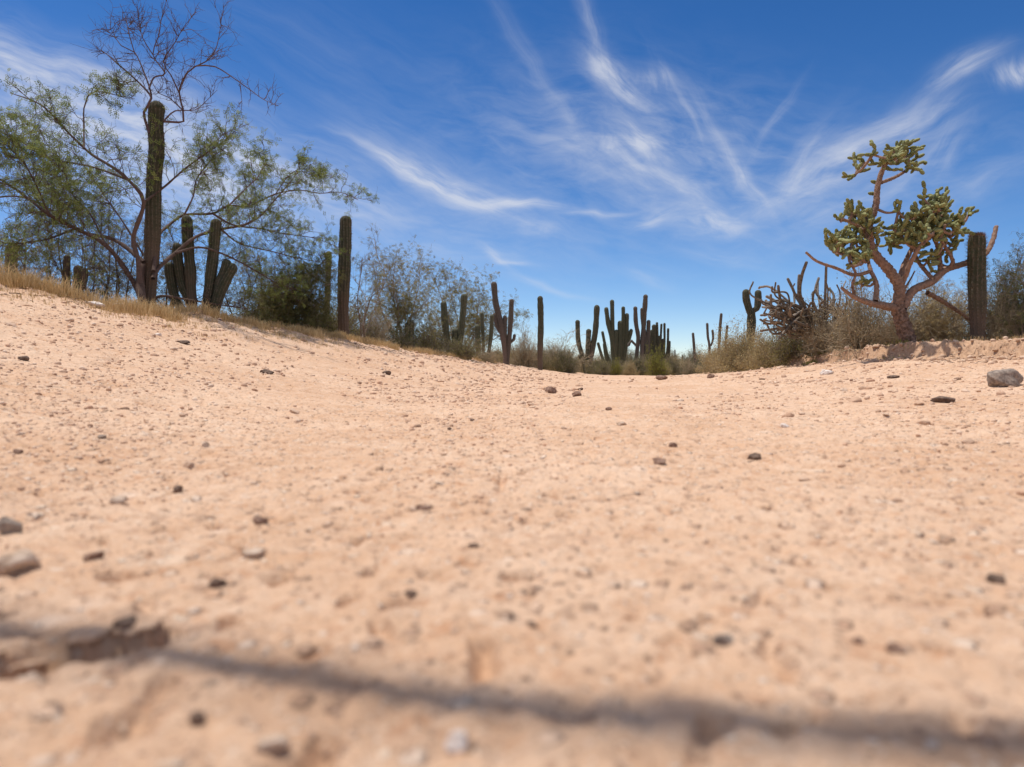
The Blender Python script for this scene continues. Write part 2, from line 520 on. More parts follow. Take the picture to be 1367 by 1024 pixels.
# scatter in (azimuth, log distance): sizes in photo px, real sizes follow
NP = 52000
rg = np.random.default_rng(11)
az = rg.uniform(R(-41), R(41), NP)
rr = np.exp(rg.uniform(math.log(.38), math.log(26), NP))
xs = rr * np.sin(az); yy = rr * np.cos(az)
pxs = np.exp(rg.normal(.02, .66, NP)) + 0.45                    # half width in photo px
real = pxs * yy / F
real = np.clip(real, .0012, .05) * (1 + 0 * xs)
clump = gn(xs / (.35 * rr + .1), yy / (.45 * rr + .1), 44) + .7 * gn(xs / .9, yy / 1.6, 45)
keep = (clump + rg.uniform(-.8, .45, NP) > 0)
Lc = np.interp(yy, LT[0], LT[1]); Rc = np.interp(yy, RT[0], RT[1])
keep &= (xs > Lc - .4) & (xs < Rc + .6)
xs, yy, real = xs[keep], yy[keep], real[keep]
zz = terrain(xs, yy)
apx = real / yy
order = np.argsort(-apx)
NI = 262
ind = order[:NI]; rst = order[NI:]
PEB_G = 'loose pebbles lying on the sandy wash'
PEB_L = 'small loose pebble, one of the many scattered on the sandy wash'
for k_, ii in enumerate(ind):
    o = bpy.data.objects.new('pebble', protos[k_ % len(protos)])
    s_ = real[ii] * .9
    o.location = (xs[ii], yy[ii], zz[ii] + s_ * .12); o.scale = (s_, s_ * rnd.uniform(.8, 1.1), s_ * rnd.uniform(.7, 1.1))
    o.rotation_euler = (rnd.uniform(-.2, .2), rnd.uniform(-.2, .2), rnd.uniform(0, 6.28))
    link(o); tag(o, PEB_L, 'pebble', PEB_G)
gr = MB()
vars1 = [stone_verts(I1[0], rs, .4, (1, rs.uniform(.65, 1.0), rs.uniform(.5, 1.0)), 2) for _ in range(10)]
vars2 = [stone_verts(I2[0], rs, .4, (1, rs.uniform(.65, 1.0), rs.uniform(.5, 1.0)), 4) for _ in range(10)]
for k_, ii in enumerate(rst):
    big = k_ < 3500
    v = (vars2 if big else vars1)[k_ % 10]; f = (I2 if big else I1)[1]
    a_ = rnd.uniform(0, 6.28); c_, s2 = math.cos(a_), math.sin(a_)
    q_ = v * real[ii]
    q_ = np.stack([q_[:, 0] * c_ - q_[:, 1] * s2 + xs[ii], q_[:, 0] * s2 + q_[:, 1] * c_ + yy[ii], q_[:, 2] + zz[ii] + real[ii] * .1], 1)
    gr.add(q_, None, f)
tag(gr.build('gravel', M['pebble']), 'fine mixed gravel strewn all over the sandy wash', 'gravel', kind='stuff')

# named stones: px, py(base), width px, height ratio, material, label
STONES = [
    (735, 525, 17, .75, 'brown_stone', 'squarish brown stone standing alone at the far centre of the wash', 'stone'),
    (769, 529, 14, .6, 'brown_stone', 'small brown stone just right of the squarish one at the far centre', 'stone'),
    (775, 521, 7, .6, 'dark_stone', 'tiny dark stone behind the two brown stones at the far centre', 'stone'),
    (1346, 516, 54, .50, 'grey_stone', 'largest grey rock, at the right edge of the picture below the cut bank', 'rock'),
    (1263, 538, 34, .30, 'dark_stone', 'flat dark stone on the gravel left of the largest grey rock', 'stone'),
    (237, 658, 13, .95, 'dark_stone', 'small round blackish stone on bare sand at left', 'pebble'),
    (156, 672, 25, .55, 'tan_stone', 'rounded tan stone left of the small blackish one', 'stone'),
    (345, 700, 24, .55, 'brown_stone', 'pinkish brown stone right of and nearer than the round blackish one', 'stone'),
    (9, 712, 32, .85, 'grey_stone', 'upright brownish grey stone at the left edge of the picture', 'stone'),
    (16, 765, 56, .62, 'tan_stone', 'big blurred pale and ochre stone at the left edge, nearest of the large ones', 'stone'),
    (120, 748, 30, .45, 'brown_stone', 'reddish brown chip of stone with a dark edge at left', 'stone'),
    (336, 742, 30, .40, 'tan_stone', 'low ochre stone on the sand below the pinkish brown one', 'stone'),
    (30, 481, 15, .55, 'dark_stone', 'dark grey stone high on the left slope', 'stone'),
    (354, 499, 19, .40, 'dark_stone', 'flat black angular stone on the upper left slope', 'stone'),
    (125, 409, 26, .30, 'white_stone', 'flat whitish rock slab under the dry grass of the left bank', 'rock'),
    (154, 412, 20, .35, 'white_stone', 'tilted pale slab right of the flat whitish one on the left bank', 'rock'),
    (242, 458, 24, .22, 'dark_stone', 'long flat dark stone near the top of the left slope', 'stone'),
    (211, 448, 10, .5, 'white_stone', 'small cream stone just left of the long flat dark one', 'stone'),
    (1008, 614, 19, .55, 'dark_stone', 'dark brown stone alone on the sand right of centre', 'stone'),
    (881, 620, 24, .40, 'brown_stone', 'low pinkish stone at centre right, left of the dark brown one', 'stone'),
    (898, 597, 12, .6, 'brown_stone', 'small brown stone behind the low pinkish one', 'stone'),
    (830, 568, 14, .45, 'tan_stone', 'low tan stone in the middle of the wash', 'stone'),
    (813, 548, 8, .7, 'brown_stone', 'small reddish stone behind the low tan one mid wash', 'stone'),
    (566, 680, 24, .30, 'brown_stone', 'thin flat reddish chip on the sand at centre left', 'stone'),
    (632, 731, 14, .45, 'dark_stone', 'small slanting dark chip near the centre of the sand', 'stone'),
    (290, 784, 22, .6, 'dark_stone', 'blurred dark brown clod above the shadow streak', 'clod'),
    (547, 795, 18, .5, 'dark_stone', 'blurred small dark clod at the centre left foreground', 'clod'),
    (710, 838, 18, .45, 'dark_stone', 'blurred small dark clod at the centre foreground', 'clod'),
    (1200, 872, 28, .45, 'brown_stone', 'blurred brown clod at the right foreground', 'clod'),
    (1331, 778, 26, .5, 'dark_stone', 'blurred dark clod near the right edge', 'clod'),
    (1148, 860, 18, .5, 'brown_stone', 'blurred small clod left of the brown one in the right foreground', 'clod'),
    (970, 862, 34, .5, 'grey_stone', 'blurred flat grey stone right of centre in the foreground', 'stone'),
    (610, 1003, 34, .8, 'white_stone', 'blurred round whitish pebble below the shadow streak at centre', 'pebble'),
    (358, 1004, 48, .5, 'tan_stone', 'blurred pale pink stone near the bottom, left of centre', 'stone'),
    (262, 968, 26, .7, 'dark_stone', 'blurred dark reddish pebble below the shadow streak at left', 'pebble'),
    (165, 846, 30, .8, 'dark_stone', 'blurred dark clod above the hollow at the lower left', 'clod'),
    (1105, 500, 20, .4, 'white_stone', 'low pale stone at the foot of the right bank', 'stone'),
    (1048, 571, 13, .5, 'white_stone', 'small white pebble right of centre on the gravel', 'pebble'),
    (949, 505, 12, .7, 'brown_stone', 'small brown stone at the far right end of the bed', 'stone'),
    (884, 507, 16, .5, 'brown_stone', 'low brown rock at the far end of the bed by the brush', 'rock'),
    (1194, 505, 14, .4, 'dark_stone', 'flat dark brown bark like stone below the cut bank', 'stone'),
    (273, 597, 12, .7, 'tan_stone', 'rounded tan stone on the left slope, mid distance', 'stone'),
    (22, 606, 13, .7, 'brown_stone', 'brown stone near the left edge, mid distance', 'stone'),
    (600, 574, 6, .7, 'dark_stone', 'very small black stone at the centre of the sand', 'pebble'),
    (630, 562, 7, .5, 'dark_stone', 'very small blackish stone right of and behind the other small black one', 'pebble'),
    (516, 500, 12, .5, 'dark_stone', 'dark stone near the top of the slope at centre left', 'stone'),
    (135, 586, 12, .5, 'grey_stone', 'small grey stone on the left slope, mid distance', 'stone'),
]


for (x_, y_, a_, w_) in ((-.385, .613, .55, .021), (-.425, .590, .5, .018), (-.350, .632, .55, .022), (-.455, .575, .4, .020)):
    b = MB(); r2 = random.Random(int(x_ * -1000)); b.add(stone_verts(I3[0], r2, .5, (w_, w_ * .6, w_ * .22), 6), None, I3[1], np.zeros((len(I3[0]), 3)))
    o = b.build('crust_clod', M['sand']); o.location = (x_ + .004, y_ + .004, float(terrain(np.array([x_ - .02]), np.array([y_ + .03]))[0]) + .002); o.rotation_euler = (.12, 0, a_)
    tag(o, 'flat clod of sand crust overhanging the dark hollow at the lower left', 'clod', 'crust clods over the dark hollow')


def hit(px, py):
    """first point of the ground seen at a pixel"""
    d = P(px, py, 1.0) - Vector((0, 0, CAMH))
    t = np.exp(np.linspace(math.log(.3), math.log(45), 3000))
    h = CAMH + d.z * t - terrain(d.x * t, d.y * t)
    k_ = np.argmax(h < 0) if (h < 0).any() else len(t) - 1
    return Vector((d.x * t[k_], d.y * t[k_], float(terrain(np.array([d.x * t[k_]]), np.array([d.y * t[k_]]))[0])))


for k_, (px, py, wd, hr, mn, lab, cat) in enumerate(STONES):
    p = hit(px, py)
    s_ = wd / 2 / F * p.y
    b = MB(); r2 = random.Random(100 + k_)
    b.add(stone_verts(I3[0], r2, .3, (s_ * 1.05, s_ * r2.uniform(.75, .95), s_ * hr * 1.15), 9), None, I3[1])
    o = b.build('clod' if cat == 'clod' else 'rock' if cat == 'rock' else 'pebble' if cat == 'pebble' else 'stone', M[mn])
    o.location = (p.x, p.y + s_ * .4, p.z + s_ * hr * .55)
    o.rotation_euler = (r2.uniform(-.15, .15), r2.uniform(-.15, .15), r2.uniform(-.4, .4))
    if k_ == 5: o['label'] = lab
    tag(o, lab, cat)

# ------------------------------------------------------------------ plant materials
def cactus_mat(green, brown, cork):
    def f(n):
        rib, hgt, rn = attr(n)
        tc_ = n.node('ShaderNodeTexCoord'); v = tc_.outputs['Object']
        nz = n.noise(v, 14, 5, .65)
        c = n.mix(n.rng(nz, .35, .7), green, brown)
        c = n.mix(n.m('MULTIPLY', n.m('MULTIPLY', n.rng(rib, .55, 1.0), n.rng(n.noise(v, 30, 4, .6), .35, .65)), .55), c, (.21, .18, .14))       # pale spine rows on the rib crests
        big = n.noise(v, 2.6, 4, .6)
        corkf = n.rng(n.m('ADD', n.m('MULTIPLY', n.m('SUBTRACT', 1.0, hgt), .9), n.m('MULTIPLY', big, .5)), .62, .98)
        c = n.mix(n.m('MULTIPLY', corkf, .85), c, cork)
        bump(n, n.noise(v, 60, 5, .7), .7, .012)
        return c
    return f


M['cardon'] = mat('cardon_skin', cactus_mat((.046, .052, .028), (.085, .070, .045), (.14, .095, .068)), .8, .25)
M['cardon_green'] = mat('cardon_skin_green', cactus_mat((.060, .070, .036), (.105, .095, .055), (.15, .12, .07)), .75, .3)
M['cardon_brown'] = mat('cardon_skin_brown', cactus_mat((.085, .070, .055), (.12, .09, .075), (.17, .12, .095)), .85, .2)
M['spine'] = mat('spines', lambda n: n.mix(attr(n)[2], (.10, .065, .05), (.34, .27, .20)), .6, .3)
M['scar'] = mat('cactus_crown_wool', lambda n: n.mix(attr(n)[2], (.16, .085, .06), (.25, .15, .10)), .9, .1)


def barkmat(a, b, s_=30):
    def f(n):
        tc_ = n.node('ShaderNodeTexCoord'); v = tc_.outputs['Object']
        at = attr(n)
        c = n.mix(n.rng(n.noise(v, s_, 6, .7), .3, .7), a, b)
        bump(n, n.noise(v, s_ * 2, 6, .7), .8, .02)
        return n.mix(n.m('MULTIPLY', at[2], .45), c, (b[0] * 1.35, b[1] * 1.3, b[2] * 1.25))
    return f


M['bark'] = mat('mesquite_bark', barkmat((.060, .040, .034), (.15, .105, .088)), .9, .15)
M['deadbark'] = mat('dead_twig_bark', barkmat((.085, .050, .048), (.15, .095, .088)), .9, .15)
M['greybark'] = mat('grey_twig_bark', barkmat((.13, .105, .085), (.27, .22, .18)), .9, .15)
M['palebark'] = mat('pale_twig_bark', barkmat((.22, .17, .11), (.42, .34, .23)), .9, .15)
M['cholla_bark'] = mat('cholla_bark', barkmat((.075, .048, .036), (.36, .235, .175), 26), .95, .1)
M['pitaya'] = mat('sprawling_stem_skin', barkmat((.095, .078, .062), (.27, .22, .175), 18), .9, .15)


def leafmat(a, b, tr=.35):
    def f(n):
        at = attr(n)
        c = n.mix(at[2], a, b)
        tl = n.node('ShaderNodeBsdfTranslucent'); n.put(tl.inputs[0], c)
        mx = n.node('ShaderNodeMixShader'); mx.inputs[0].default_value = tr
        n.l.new(n.bs.outputs[0], mx.inputs[1]); n.l.new(tl.outputs[0], mx.inputs[2])
        n.l.new(mx.outputs[0], n.out.inputs[0])
        return c
    return f


M['mesq_leaf'] = mat('mesquite_leaf', leafmat((.090, .128, .026), (.31, .35, .11)), .7, .2)
M['grey_leaf'] = mat('grey_green_leaf', leafmat((.135, .125, .045), (.33, .29, .12)), .8, .15)
M['dark_leaf'] = mat('dark_green_leaf', leafmat((.065, .075, .022), (.19, .18, .07)), .75, .2)
M['yellow_leaf'] = mat('yellow_green_leaf', leafmat((.20, .21, .035), (.38, .36, .08)), .7, .2)
M['dry_leaf'] = mat('dry_brown_leaf', leafmat((.27, .205, .10), (.56, .44, .22), .25), .85, .1)
M['straw'] = mat('straw_grass', leafmat((.40, .26, .11), (.74, .56, .31), .3), .8, .15)


def cholla_green(n):
    rib, hgt, rn = attr(n)
    tc_ = n.node('ShaderNodeTexCoord')
    c = n.mix(rn, (.10, .115, .032), (.27, .27, .10))
    c = n.mix(n.m('MULTIPLY', n.rng(rib, .4, 1.0), .55), c, (.40, .38, .24))
    bump(n, n.noise(tc_.outputs['Object'], 120, 4, .7), .4, .006)
    return c


M['cholla_joint'] = mat('cholla_joint_skin', cholla_green, .75, .25)

# ------------------------------------------------------------------ cactus columns
def resample(pts, step):
    pts = [Vector(p) for p in pts]
    ext = [pts[0] * 2 - pts[1]] + pts + [pts[-1] * 2 - pts[-2]]
    out = []
    for i_ in range(1, len(ext) - 2):
        a, b, c, d = ext[i_ - 1:i_ + 3]
        n = max(1, int((c - b).length / step))
        for k_ in range(n):
            t = k_ / n
            out.append(.5 * ((2 * b) + (c - a) * t + (2 * a - 5 * b + 4 * c - d) * t * t + (3 * b - a - 3 * c + d) * t ** 3))
    out.append(pts[-1])
    return out


def column(mb, pts, r, ribs=12, per=4, step=.05, seed=0, depth=.13, basef=.78, spines=None, spl=.03, spstep=.035, hbase=0.0):
    c = resample(pts, step)
    n = len(c)
    C = np.array([tuple(p) for p in c])
    seg = np.linalg.norm(np.diff(C, axis=0), axis=1); s_ = np.concatenate([[0], np.cumsum(seg)]); Lt = s_[-1]
    # dense rings at the tip for the dome
    tip = Lt - r * np.array([1.0, .85, .68, .5, .34, .2, .09, .02, 0])
    ss = np.concatenate([s_[s_ < Lt - r * 1.1], tip])
    C = np.stack([np.interp(ss, s_, C[:, i_]) for i_ in range(3)], 1)
    n = len(ss)
    rad_ = r * (basef + (1 - basef) * np.clip(ss / (Lt * .45), 0, 1))
    rad_ *= .88 * (1 + .10 * gn(ss / .55 + seed * 7.1, ss * 0 + seed, 5) + .07 * gn(ss / .22 + seed * 5.1, ss * 0 + seed, 55)) + .04 * gn(ss / .12 + seed * 3.1, ss * 0 + seed + .5, 6)
    q = np.clip((ss - (Lt - r)) / r, 0, 1)
    rad_ *= np.sqrt(np.maximum(1 - q ** 2.3, .0004))
    tg = np.gradient(C, axis=0); tg /= np.linalg.norm(tg, axis=1, keepdims=True) + 1e-9
    b1 = np.cross(tg, [0.02, 1, .03]); b1 /= np.linalg.norm(b1, axis=1, keepdims=True)
    b2 = np.cross(tg, b1)
    m_ = ribs * per
    an = np.arange(m_) * 2 * math.pi / m_
    cr = (np.cos(an * ribs) * .5 + .5) ** .8
    tw = .25 * gn(ss / 1.1 + seed, ss * 0 + 3.3, 8)
    aa = an[None, :] + tw[:, None]
    rr_ = rad_[:, None] * (1 - depth + depth * cr)[None, :]
    rr_ = rr_ * (1 + .035 * gn(aa * 1.5 + seed, ss[:, None] / .3, 19) + .04 * gn(an[None, :] * 4 + seed, ss[:, None] / .06, 9))
    v = C[:, None, :] + b1[:, None, :] * (np.cos(aa) * rr_)[..., None] + b2[:, None, :] * (np.sin(aa) * rr_)[..., None]
    i_ = np.arange(n - 1)[:, None] * m_; j_ = np.arange(m_)[None, :]; k_ = (j_ + 1) % m_
    f = np.stack([i_ + j_, i_ + m_ + j_, i_ + m_ + k_, i_ + k_], -1).reshape(-1, 4)
    A = np.zeros((n, m_, 3)); A[..., 0] = cr[None, :]; A[..., 1] = (hbase + (1 - hbase) * ss / Lt)[:, None]; A[..., 2] = (seed * .37) % 1
    mb.add(v.reshape(-1, 3), f[:, ::-1], None, A.reshape(-1, 3))
    if spines is not None:
        r3 = random.Random(seed + 50)
        for rb in range(ribs):
            t = r3.uniform(0, spstep)
            while t < Lt:
                ix = min(int(np.searchsorted(ss, t)), n - 1)
                p = v[ix, rb * per]; nrm = p - C[ix]; nrm = nrm / (np.linalg.norm(nrm) + 1e-6)
                if t > Lt - r: nrm = nrm + tg[ix] * .8
                for _ in range(6):
                    d = nrm + np.array([r3.gauss(0, .55) for _ in range(3)]); d /= np.linalg.norm(d)
                    L_ = spl * r3.uniform(.5, 1.2)
                    sd = np.cross(d, [.3, .2, .9]); sd /= np.linalg.norm(sd) + 1e-6
                    sd *= .0019
                    spines.add([p - sd, p + sd, p + d * L_], None, [[0, 1, 2]])
                t += spstep * r3.uniform(.8, 1.2)
    return v


def pxpath(pp, D, snap=True):
    """pixel polyline at depth D; the first point is sunk into the ground"""
    out = [P(a, b, D if len(q) < 1 else q[0]) for a, b, *q in pp]
    if snap:
        z = ground(out[0].x, out[0].y)
        if out[0].z > z - .05: out[0].z = z - .05
        else:
            out[0].z = min(out[0].z, z - .03)
    return out


def cactus(D, stems, label, matn='cardon', group=None, ribs=12, per=4, spines=False, name='cardon_cactus', spl=.03, cat='cactus', step=.05):
    """stems: list of (pixel polyline base->tip, half width px). First stem is the main one"""
    base = pxpath(stems[0][0], D)[0]
    zb = ground(base.x, base.y)
    root = empty(name, (base.x, base.y, zb), label, cat, group)
    for k_, (pp, hw) in enumerate(stems):
        mb = MB(); sp_ = MB() if spines else None
        pts = pxpath(pp, D, snap=(k_ == 0 or (len(pp[0]) > 2 and False)))
        if k_ > 0 and pts[0].z > ground(pts[0].x, pts[0].y) and abs(pts[0].z - zb) < .12 * D / 10: pts[0].z = ground(pts[0].x, pts[0].y) - .04
        column(mb, pts, hw / F * D, ribs, per, step * max(1, D / 12), seed=int(pp[0][0] * 3 + pp[-1][0]) + k_, spines=sp_, spl=spl,
               basef=.80 if k_ == 0 else .7, hbase=0 if k_ == 0 else .45)
        o = mb.build('stem' if len(stems) == 1 else ('trunk' if k_ == 0 else 'arm'), M[matn], root, origin=(base.x, base.y, zb))
        if sp_: sp_.build('spines', M['spine'], o, smooth=False, origin=(base.x, base.y, zb))
    return root


# the left bank
cactus(10.8, [([(197, 418), (201, 370), (204, 310), (205, 270), (206, 235), (209, 200), (208, 170), (210, 135)], 11)],
       'tallest single column cactus, dark and ribbed, standing inside the big mesquite on the left bank', spines=True, ribs=13)
cactus(11.4, [([(262, 424), (256, 400), (254, 360), (251, 325), (249, 287)], 8),
              ([(272, 424), (279, 385), (284, 345), (289, 292)], 8),
              ([(268, 426), (245, 385), (238, 350), (236, 324)], 7),
              ([(282, 426), (292, 395), (302, 372), (313, 352)], 8.5),
              ([(285, 420), (293, 380), (300, 362), (304, 346)], 7),
              ([(258, 424), (236, 402), (228, 372), (226, 350)], 7)],
       'squat clump of leaning cactus columns just right of the tallest one', spines=False)
cactus(13, [([(14, 372), (15, 350), (17, 325)], 8)], 'short dark cactus stub at the far left edge among bare twigs', 'cardon_brown')
cactus(13, [([(89, 380), (89, 360), (90, 340)], 5)], 'thin short brown cactus column left of the mesquite', 'cardon_brown')
cactus(13, [([(103, 386), (104, 372), (105, 354)], 6), ([(110, 386), (112, 374), (113, 358)], 5)], 'pair of short dark cactus stubs left of the mesquite trunk', 'cardon_brown')
cactus(14.6, [([(459, 452), (458, 410), (460, 350), (462, 288)], 9.3)],
       'single upright column cactus at the right end of the mesquite crown', spines=True, ribs=12)
cactus(16.5, [([(436, 448), (437, 400), (439, 335)], 4.5)], 'slender olive column cactus behind the bush left of the upright one', 'cardon_green')
cactus(15.5, [([(350, 440), (351, 410), (352, 388)], 5)], 'stubby green cactus in the dark bush on the left bank', 'cardon_green')
# middle distance
cactus(19, [([(546, 470), (547, 445), (548, 427)], 7)], 'short black green cactus stub inside the grey brush', 'cardon')
cactus(21, [([(603, 484), (597, 455), (594, 430), (592, 402)], 5),
            ([(609, 484), (615, 450), (618, 420), (620, 392)], 5),
            ([(606, 484), (607, 460), (608, 438)], 5)], 'three stemmed pale green cactus rising out of the grey brush', 'cardon_green')
cactus(23.5, [([(640, 486), (638, 455), (637, 433)], 4.5), ([(645, 486), (645, 450), (643, 417)], 2.6),
              ([(650, 486), (655, 452), (657, 420)], 3.2)], 'low clump of three short cactus stems left of the forked grey one', 'cardon_green')
cactus(25, [([(675, 492), (674, 470), (672, 452), (668, 430), (662, 405), (659, 376)], 4.5),
            ([(677, 480), (680, 450), (682, 425), (683, 399)], 3.8),
            ([(675, 470), (674, 445), (674, 421)], 3.2),
            ([(671, 448), (664, 437), (660, 418)], 3),
            ([(681, 458), (686, 453), (687, 446)], 2.4)],
       'forked grey cactus with five uneven arms, at the right end of the brush', 'cardon_brown')
cactus(27, [([(721, 500), (721, 470), (722, 430), (721, 395)], 4.6)], 'lone straight column cactus between the forked and the U shaped one', 'cardon', ribs=11)
cactus(36, [([(784, 502), (790, 470), (795, 440), (797, 407)], 4.3),
            ([(783, 500), (777, 474), (772, 455), (771, 427)], 3.6),
            ([(784, 490), (785, 465), (786, 439)], 4),
            ([(781, 494), (777, 482), (772, 474)], 1.8)], 'U shaped cactus with two tall arms and a broken stump between them', 'cardon')
cactus(40, [([(822, 500), (820, 465), (818, 445), (817, 400)], 3.2),
            ([(820, 490), (817, 455), (812, 432), (809, 410)], 3.4),
            ([(825, 500), (828, 460), (828, 428)], 4.2),
            ([(828, 500), (832, 455), (832, 409)], 3),
            ([(830, 500), (836, 455), (837, 418)], 3.2),
            ([(814, 488), (808, 462), (804, 442)], 2.2),
            ([(812, 490), (803, 474), (798, 457)], 2.2),
            ([(833, 470), (840, 452), (843, 439)], 3),
            ([(815, 488), (809, 478), (806, 458)], 2),
            ([(820, 500), (822, 470), (823, 440)], 4)], 'wide cactus clump of about ten upright arms beside the U shaped one', 'cardon_green', step=.07)
cactus(38.5, [([(856, 500), (857, 470), (859, 440), (862, 393)], 3.6),
              ([(860, 498), (862, 460), (858, 430), (857, 411)], 3),
              ([(846, 500), (850, 472), (852, 450), (849, 432), (848, 409)], 3.2),
              ([(850, 462), (843, 455), (838, 462)], 2.4),
              ([(864, 490), (865, 455), (866, 427)], 3)], 'ragged reddish brown cactus with the tallest thin arm of the far group', 'cardon_brown', step=.07)
cactus(43, [([(878, 500), (874, 465), (873, 433)], 3.4), ([(880, 500), (878, 460), (877, 430)], 2),
            ([(884, 500), (882, 462), (883, 432)], 1.8), ([(884, 498), (887, 460), (887, 431)], 1.8),
            ([(886, 500), (891, 465), (892, 438)], 1.8), ([(888, 498), (893, 475), (894, 455)], 1.7),
            ([(872, 498), (868, 465), (867, 445)], 3), ([(881, 500), (880, 470), (880, 448)], 3),
            ([(875, 500), (870, 468), (870, 440)], 2.4), ([(884, 500), (886, 470), (885, 452)], 2.4)],
       'dense dark green clump of slim cactus stems above the yellow green bush', 'cardon', step=.08)
cactus(60, [([(928, 502), (927, 470), (925, 444)], 2)], 'thin leaning pole cactus on the skyline right of the far group', 'cardon_brown', step=.1)
for px, t_, hw, lb in ((901, 467, 1.1, 'tiny pole cactus on the skyline right of the yellow green bush'),
                       (911, 474, 1.0, 'tiniest pole cactus on the skyline, second right of the yellow green bush'),
                       (893, 480, .9, 'tiny stub cactus on the skyline just above the yellow green bush right side'),
                       (934, 473, .9, 'tiny pole cactus just right of the thin leaning pole on the skyline'),
                       (686, 464, 1.0, 'tiny pole cactus low on the skyline right of the forked grey cactus'),
                       (754, 465, 1.1, 'tiny pole cactus on the skyline between the lone column and the U shape')):
    cactus(85, [([(px, 501), (px, 485), (px, t_)], hw)], lb, 'cardon_brown', step=.12)
# right bank
cactus(24, [([(948, 496), (947, 462), (945, 450), (944, 431)], 1.9), ([(949, 462), (952, 452), (951, 440)], 1.8),
            ([(957, 494), (960, 460), (961, 440), (963, 418)], 2.2), ([(966, 492), (969, 455), (971, 434)], 1.8)],
       'small pale cactus with four thin arms behind the golden shrub', 'cardon_brown')
cactus(17, [([(1001, 486), (1002, 450), (1003, 425), (999, 410), (996, 398), (996, 386)], 5.4),
            ([(1004, 416), (1010, 412), (1012, 402), (1012, 387)], 5.4),
            ([(1002, 470), (1003, 440), (1003, 412)], 6.2)], 'Y shaped cactus with two short blunt arms above the golden shrub', 'cardon')
c_ = cactus(9.9, [([(1305, 462), (1305, 420), (1304, 370), (1304, 311)], 12)],
            'fat bristly post cactus at the right, in front of the cholla branch', 'cardon', spines=True, ribs=12, spl=.055)
wl = MB()
r9 = random.Random(4); tp_ = P(1304, 314, 9.9)
for _ in range(900):
    a = r9.uniform(0, 6.28); q = math.sqrt(r9.random()) * .095; p = Vector((tp_.x + math.cos(a) * q, tp_.y + math.sin(a) * q, tp_.z + .005 - q * q * 4))
    d = Vector((math.cos(a) * q * 5 + r9.gauss(0, .3), math.sin(a) * q * 5 + r9.gauss(0, .3), 1)).normalized() * r9.uniform(.025, .06)
    wl.add([p + Vector((-.002, 0, 0)), p + Vector((.002, 0, 0)), p + d], None, [[0, 1, 2]])
wl.build('woolly_top', M['scar'], c_, smooth=False, origin=c_.location)

# ------------------------------------------------------------------ branching
class Tree:
    def __init__(s, seed):
        s.r = random.Random(seed); s.wood = MB(); s.leaf = MB(); s.segs = 0

    def vec(s, sp_=1.0):
        return Vector((s.r.gauss(0, sp_), s.r.gauss(0, sp_), s.r.gauss(0, sp_)))

    def shoot(s, p, d, L, r, lvl, leaf, kids=4, wig=.36, up=.05, wood=None, sides=3, angle=.9, ls=1.0):
        wood = wood or s.wood
        n = max(3, int(3 + L / .12)) if lvl < 2 else 4
        n = min(n, 9)
        pts = [p]; d = d.normalized(); dirs = [d]
        for i_ in range(n):
            d = (d + s.vec(wig) + Vector((0, 0, up))).normalized()
            p = p + d * (L / n); pts.append(p); dirs.append(d)
        wood.tube(pts, np.linspace(r, r * .35, n + 1), sides)
        if lvl > 0:
            for _ in range(kids):
                i_ = s.r.randint(1, n)
                dd = (dirs[i_] + s.vec(angle)).normalized()
                s.shoot(pts[i_], dd, L * s.r.uniform(.4, .75), max(r * .55, .0016), lvl - 1, leaf, kids, wig, up, wood, sides, angle, ls)
        if leaf and lvl <= 1:
            for i_ in range(1, n + 1):
                if s.r.random() < leaf: s.sprig(pts[i_], dirs[i_], ls)

    def sprig(s, p, d, ls):
        """drooping feathery leaf: leaflets both sides of a short stalk"""
        d = (d * .5 + s.vec(.6) + Vector((0, 0, -.25))).normalized()
        sd = d.cross(s.vec(1)).normalized()
        L = .07 * ls * s.r.uniform(.6, 1.2); tone = s.r.random()
        vs = []; qs = []
        nl = 4
        for i_ in range(nl):
            b = p + d * (L * (i_ + .6) / nl) + Vector((0, 0, -.12 * L * i_ / nl))
            for sg in (-1, 1):
                e = (sd * sg + d * .7 + s.vec(.15)).normalized() * (.026 * ls)
                wv = e.cross(sd.cross(d)).normalized() * (.0042 * ls)
                k_ = len(vs)
                vs += [b - wv * .4, b + e * .5 - wv, b + e, b + e * .5 + wv]
                qs.append([k_, k_ + 1, k_ + 2, k_ + 3])
        s.leaf.add([tuple(v) for v in vs], qs, None, np.tile([.5, .5, tone], (len(vs), 1)))

    def simpleleaf(s, p, ls):
        d = s.vec(1).normalized(); e = d.cross(s.vec(1)).normalized()
        a = p + d * (.03 * ls); wv = e * (.009 * ls)
        s.leaf.add([tuple(p), tuple(p + d * .014 * ls - wv), tuple(a), tuple(p + d * .014 * ls + wv)], [[0, 1, 2, 3]], None,
                   np.tile([.5, .5, s.r.random()], (4, 1)))


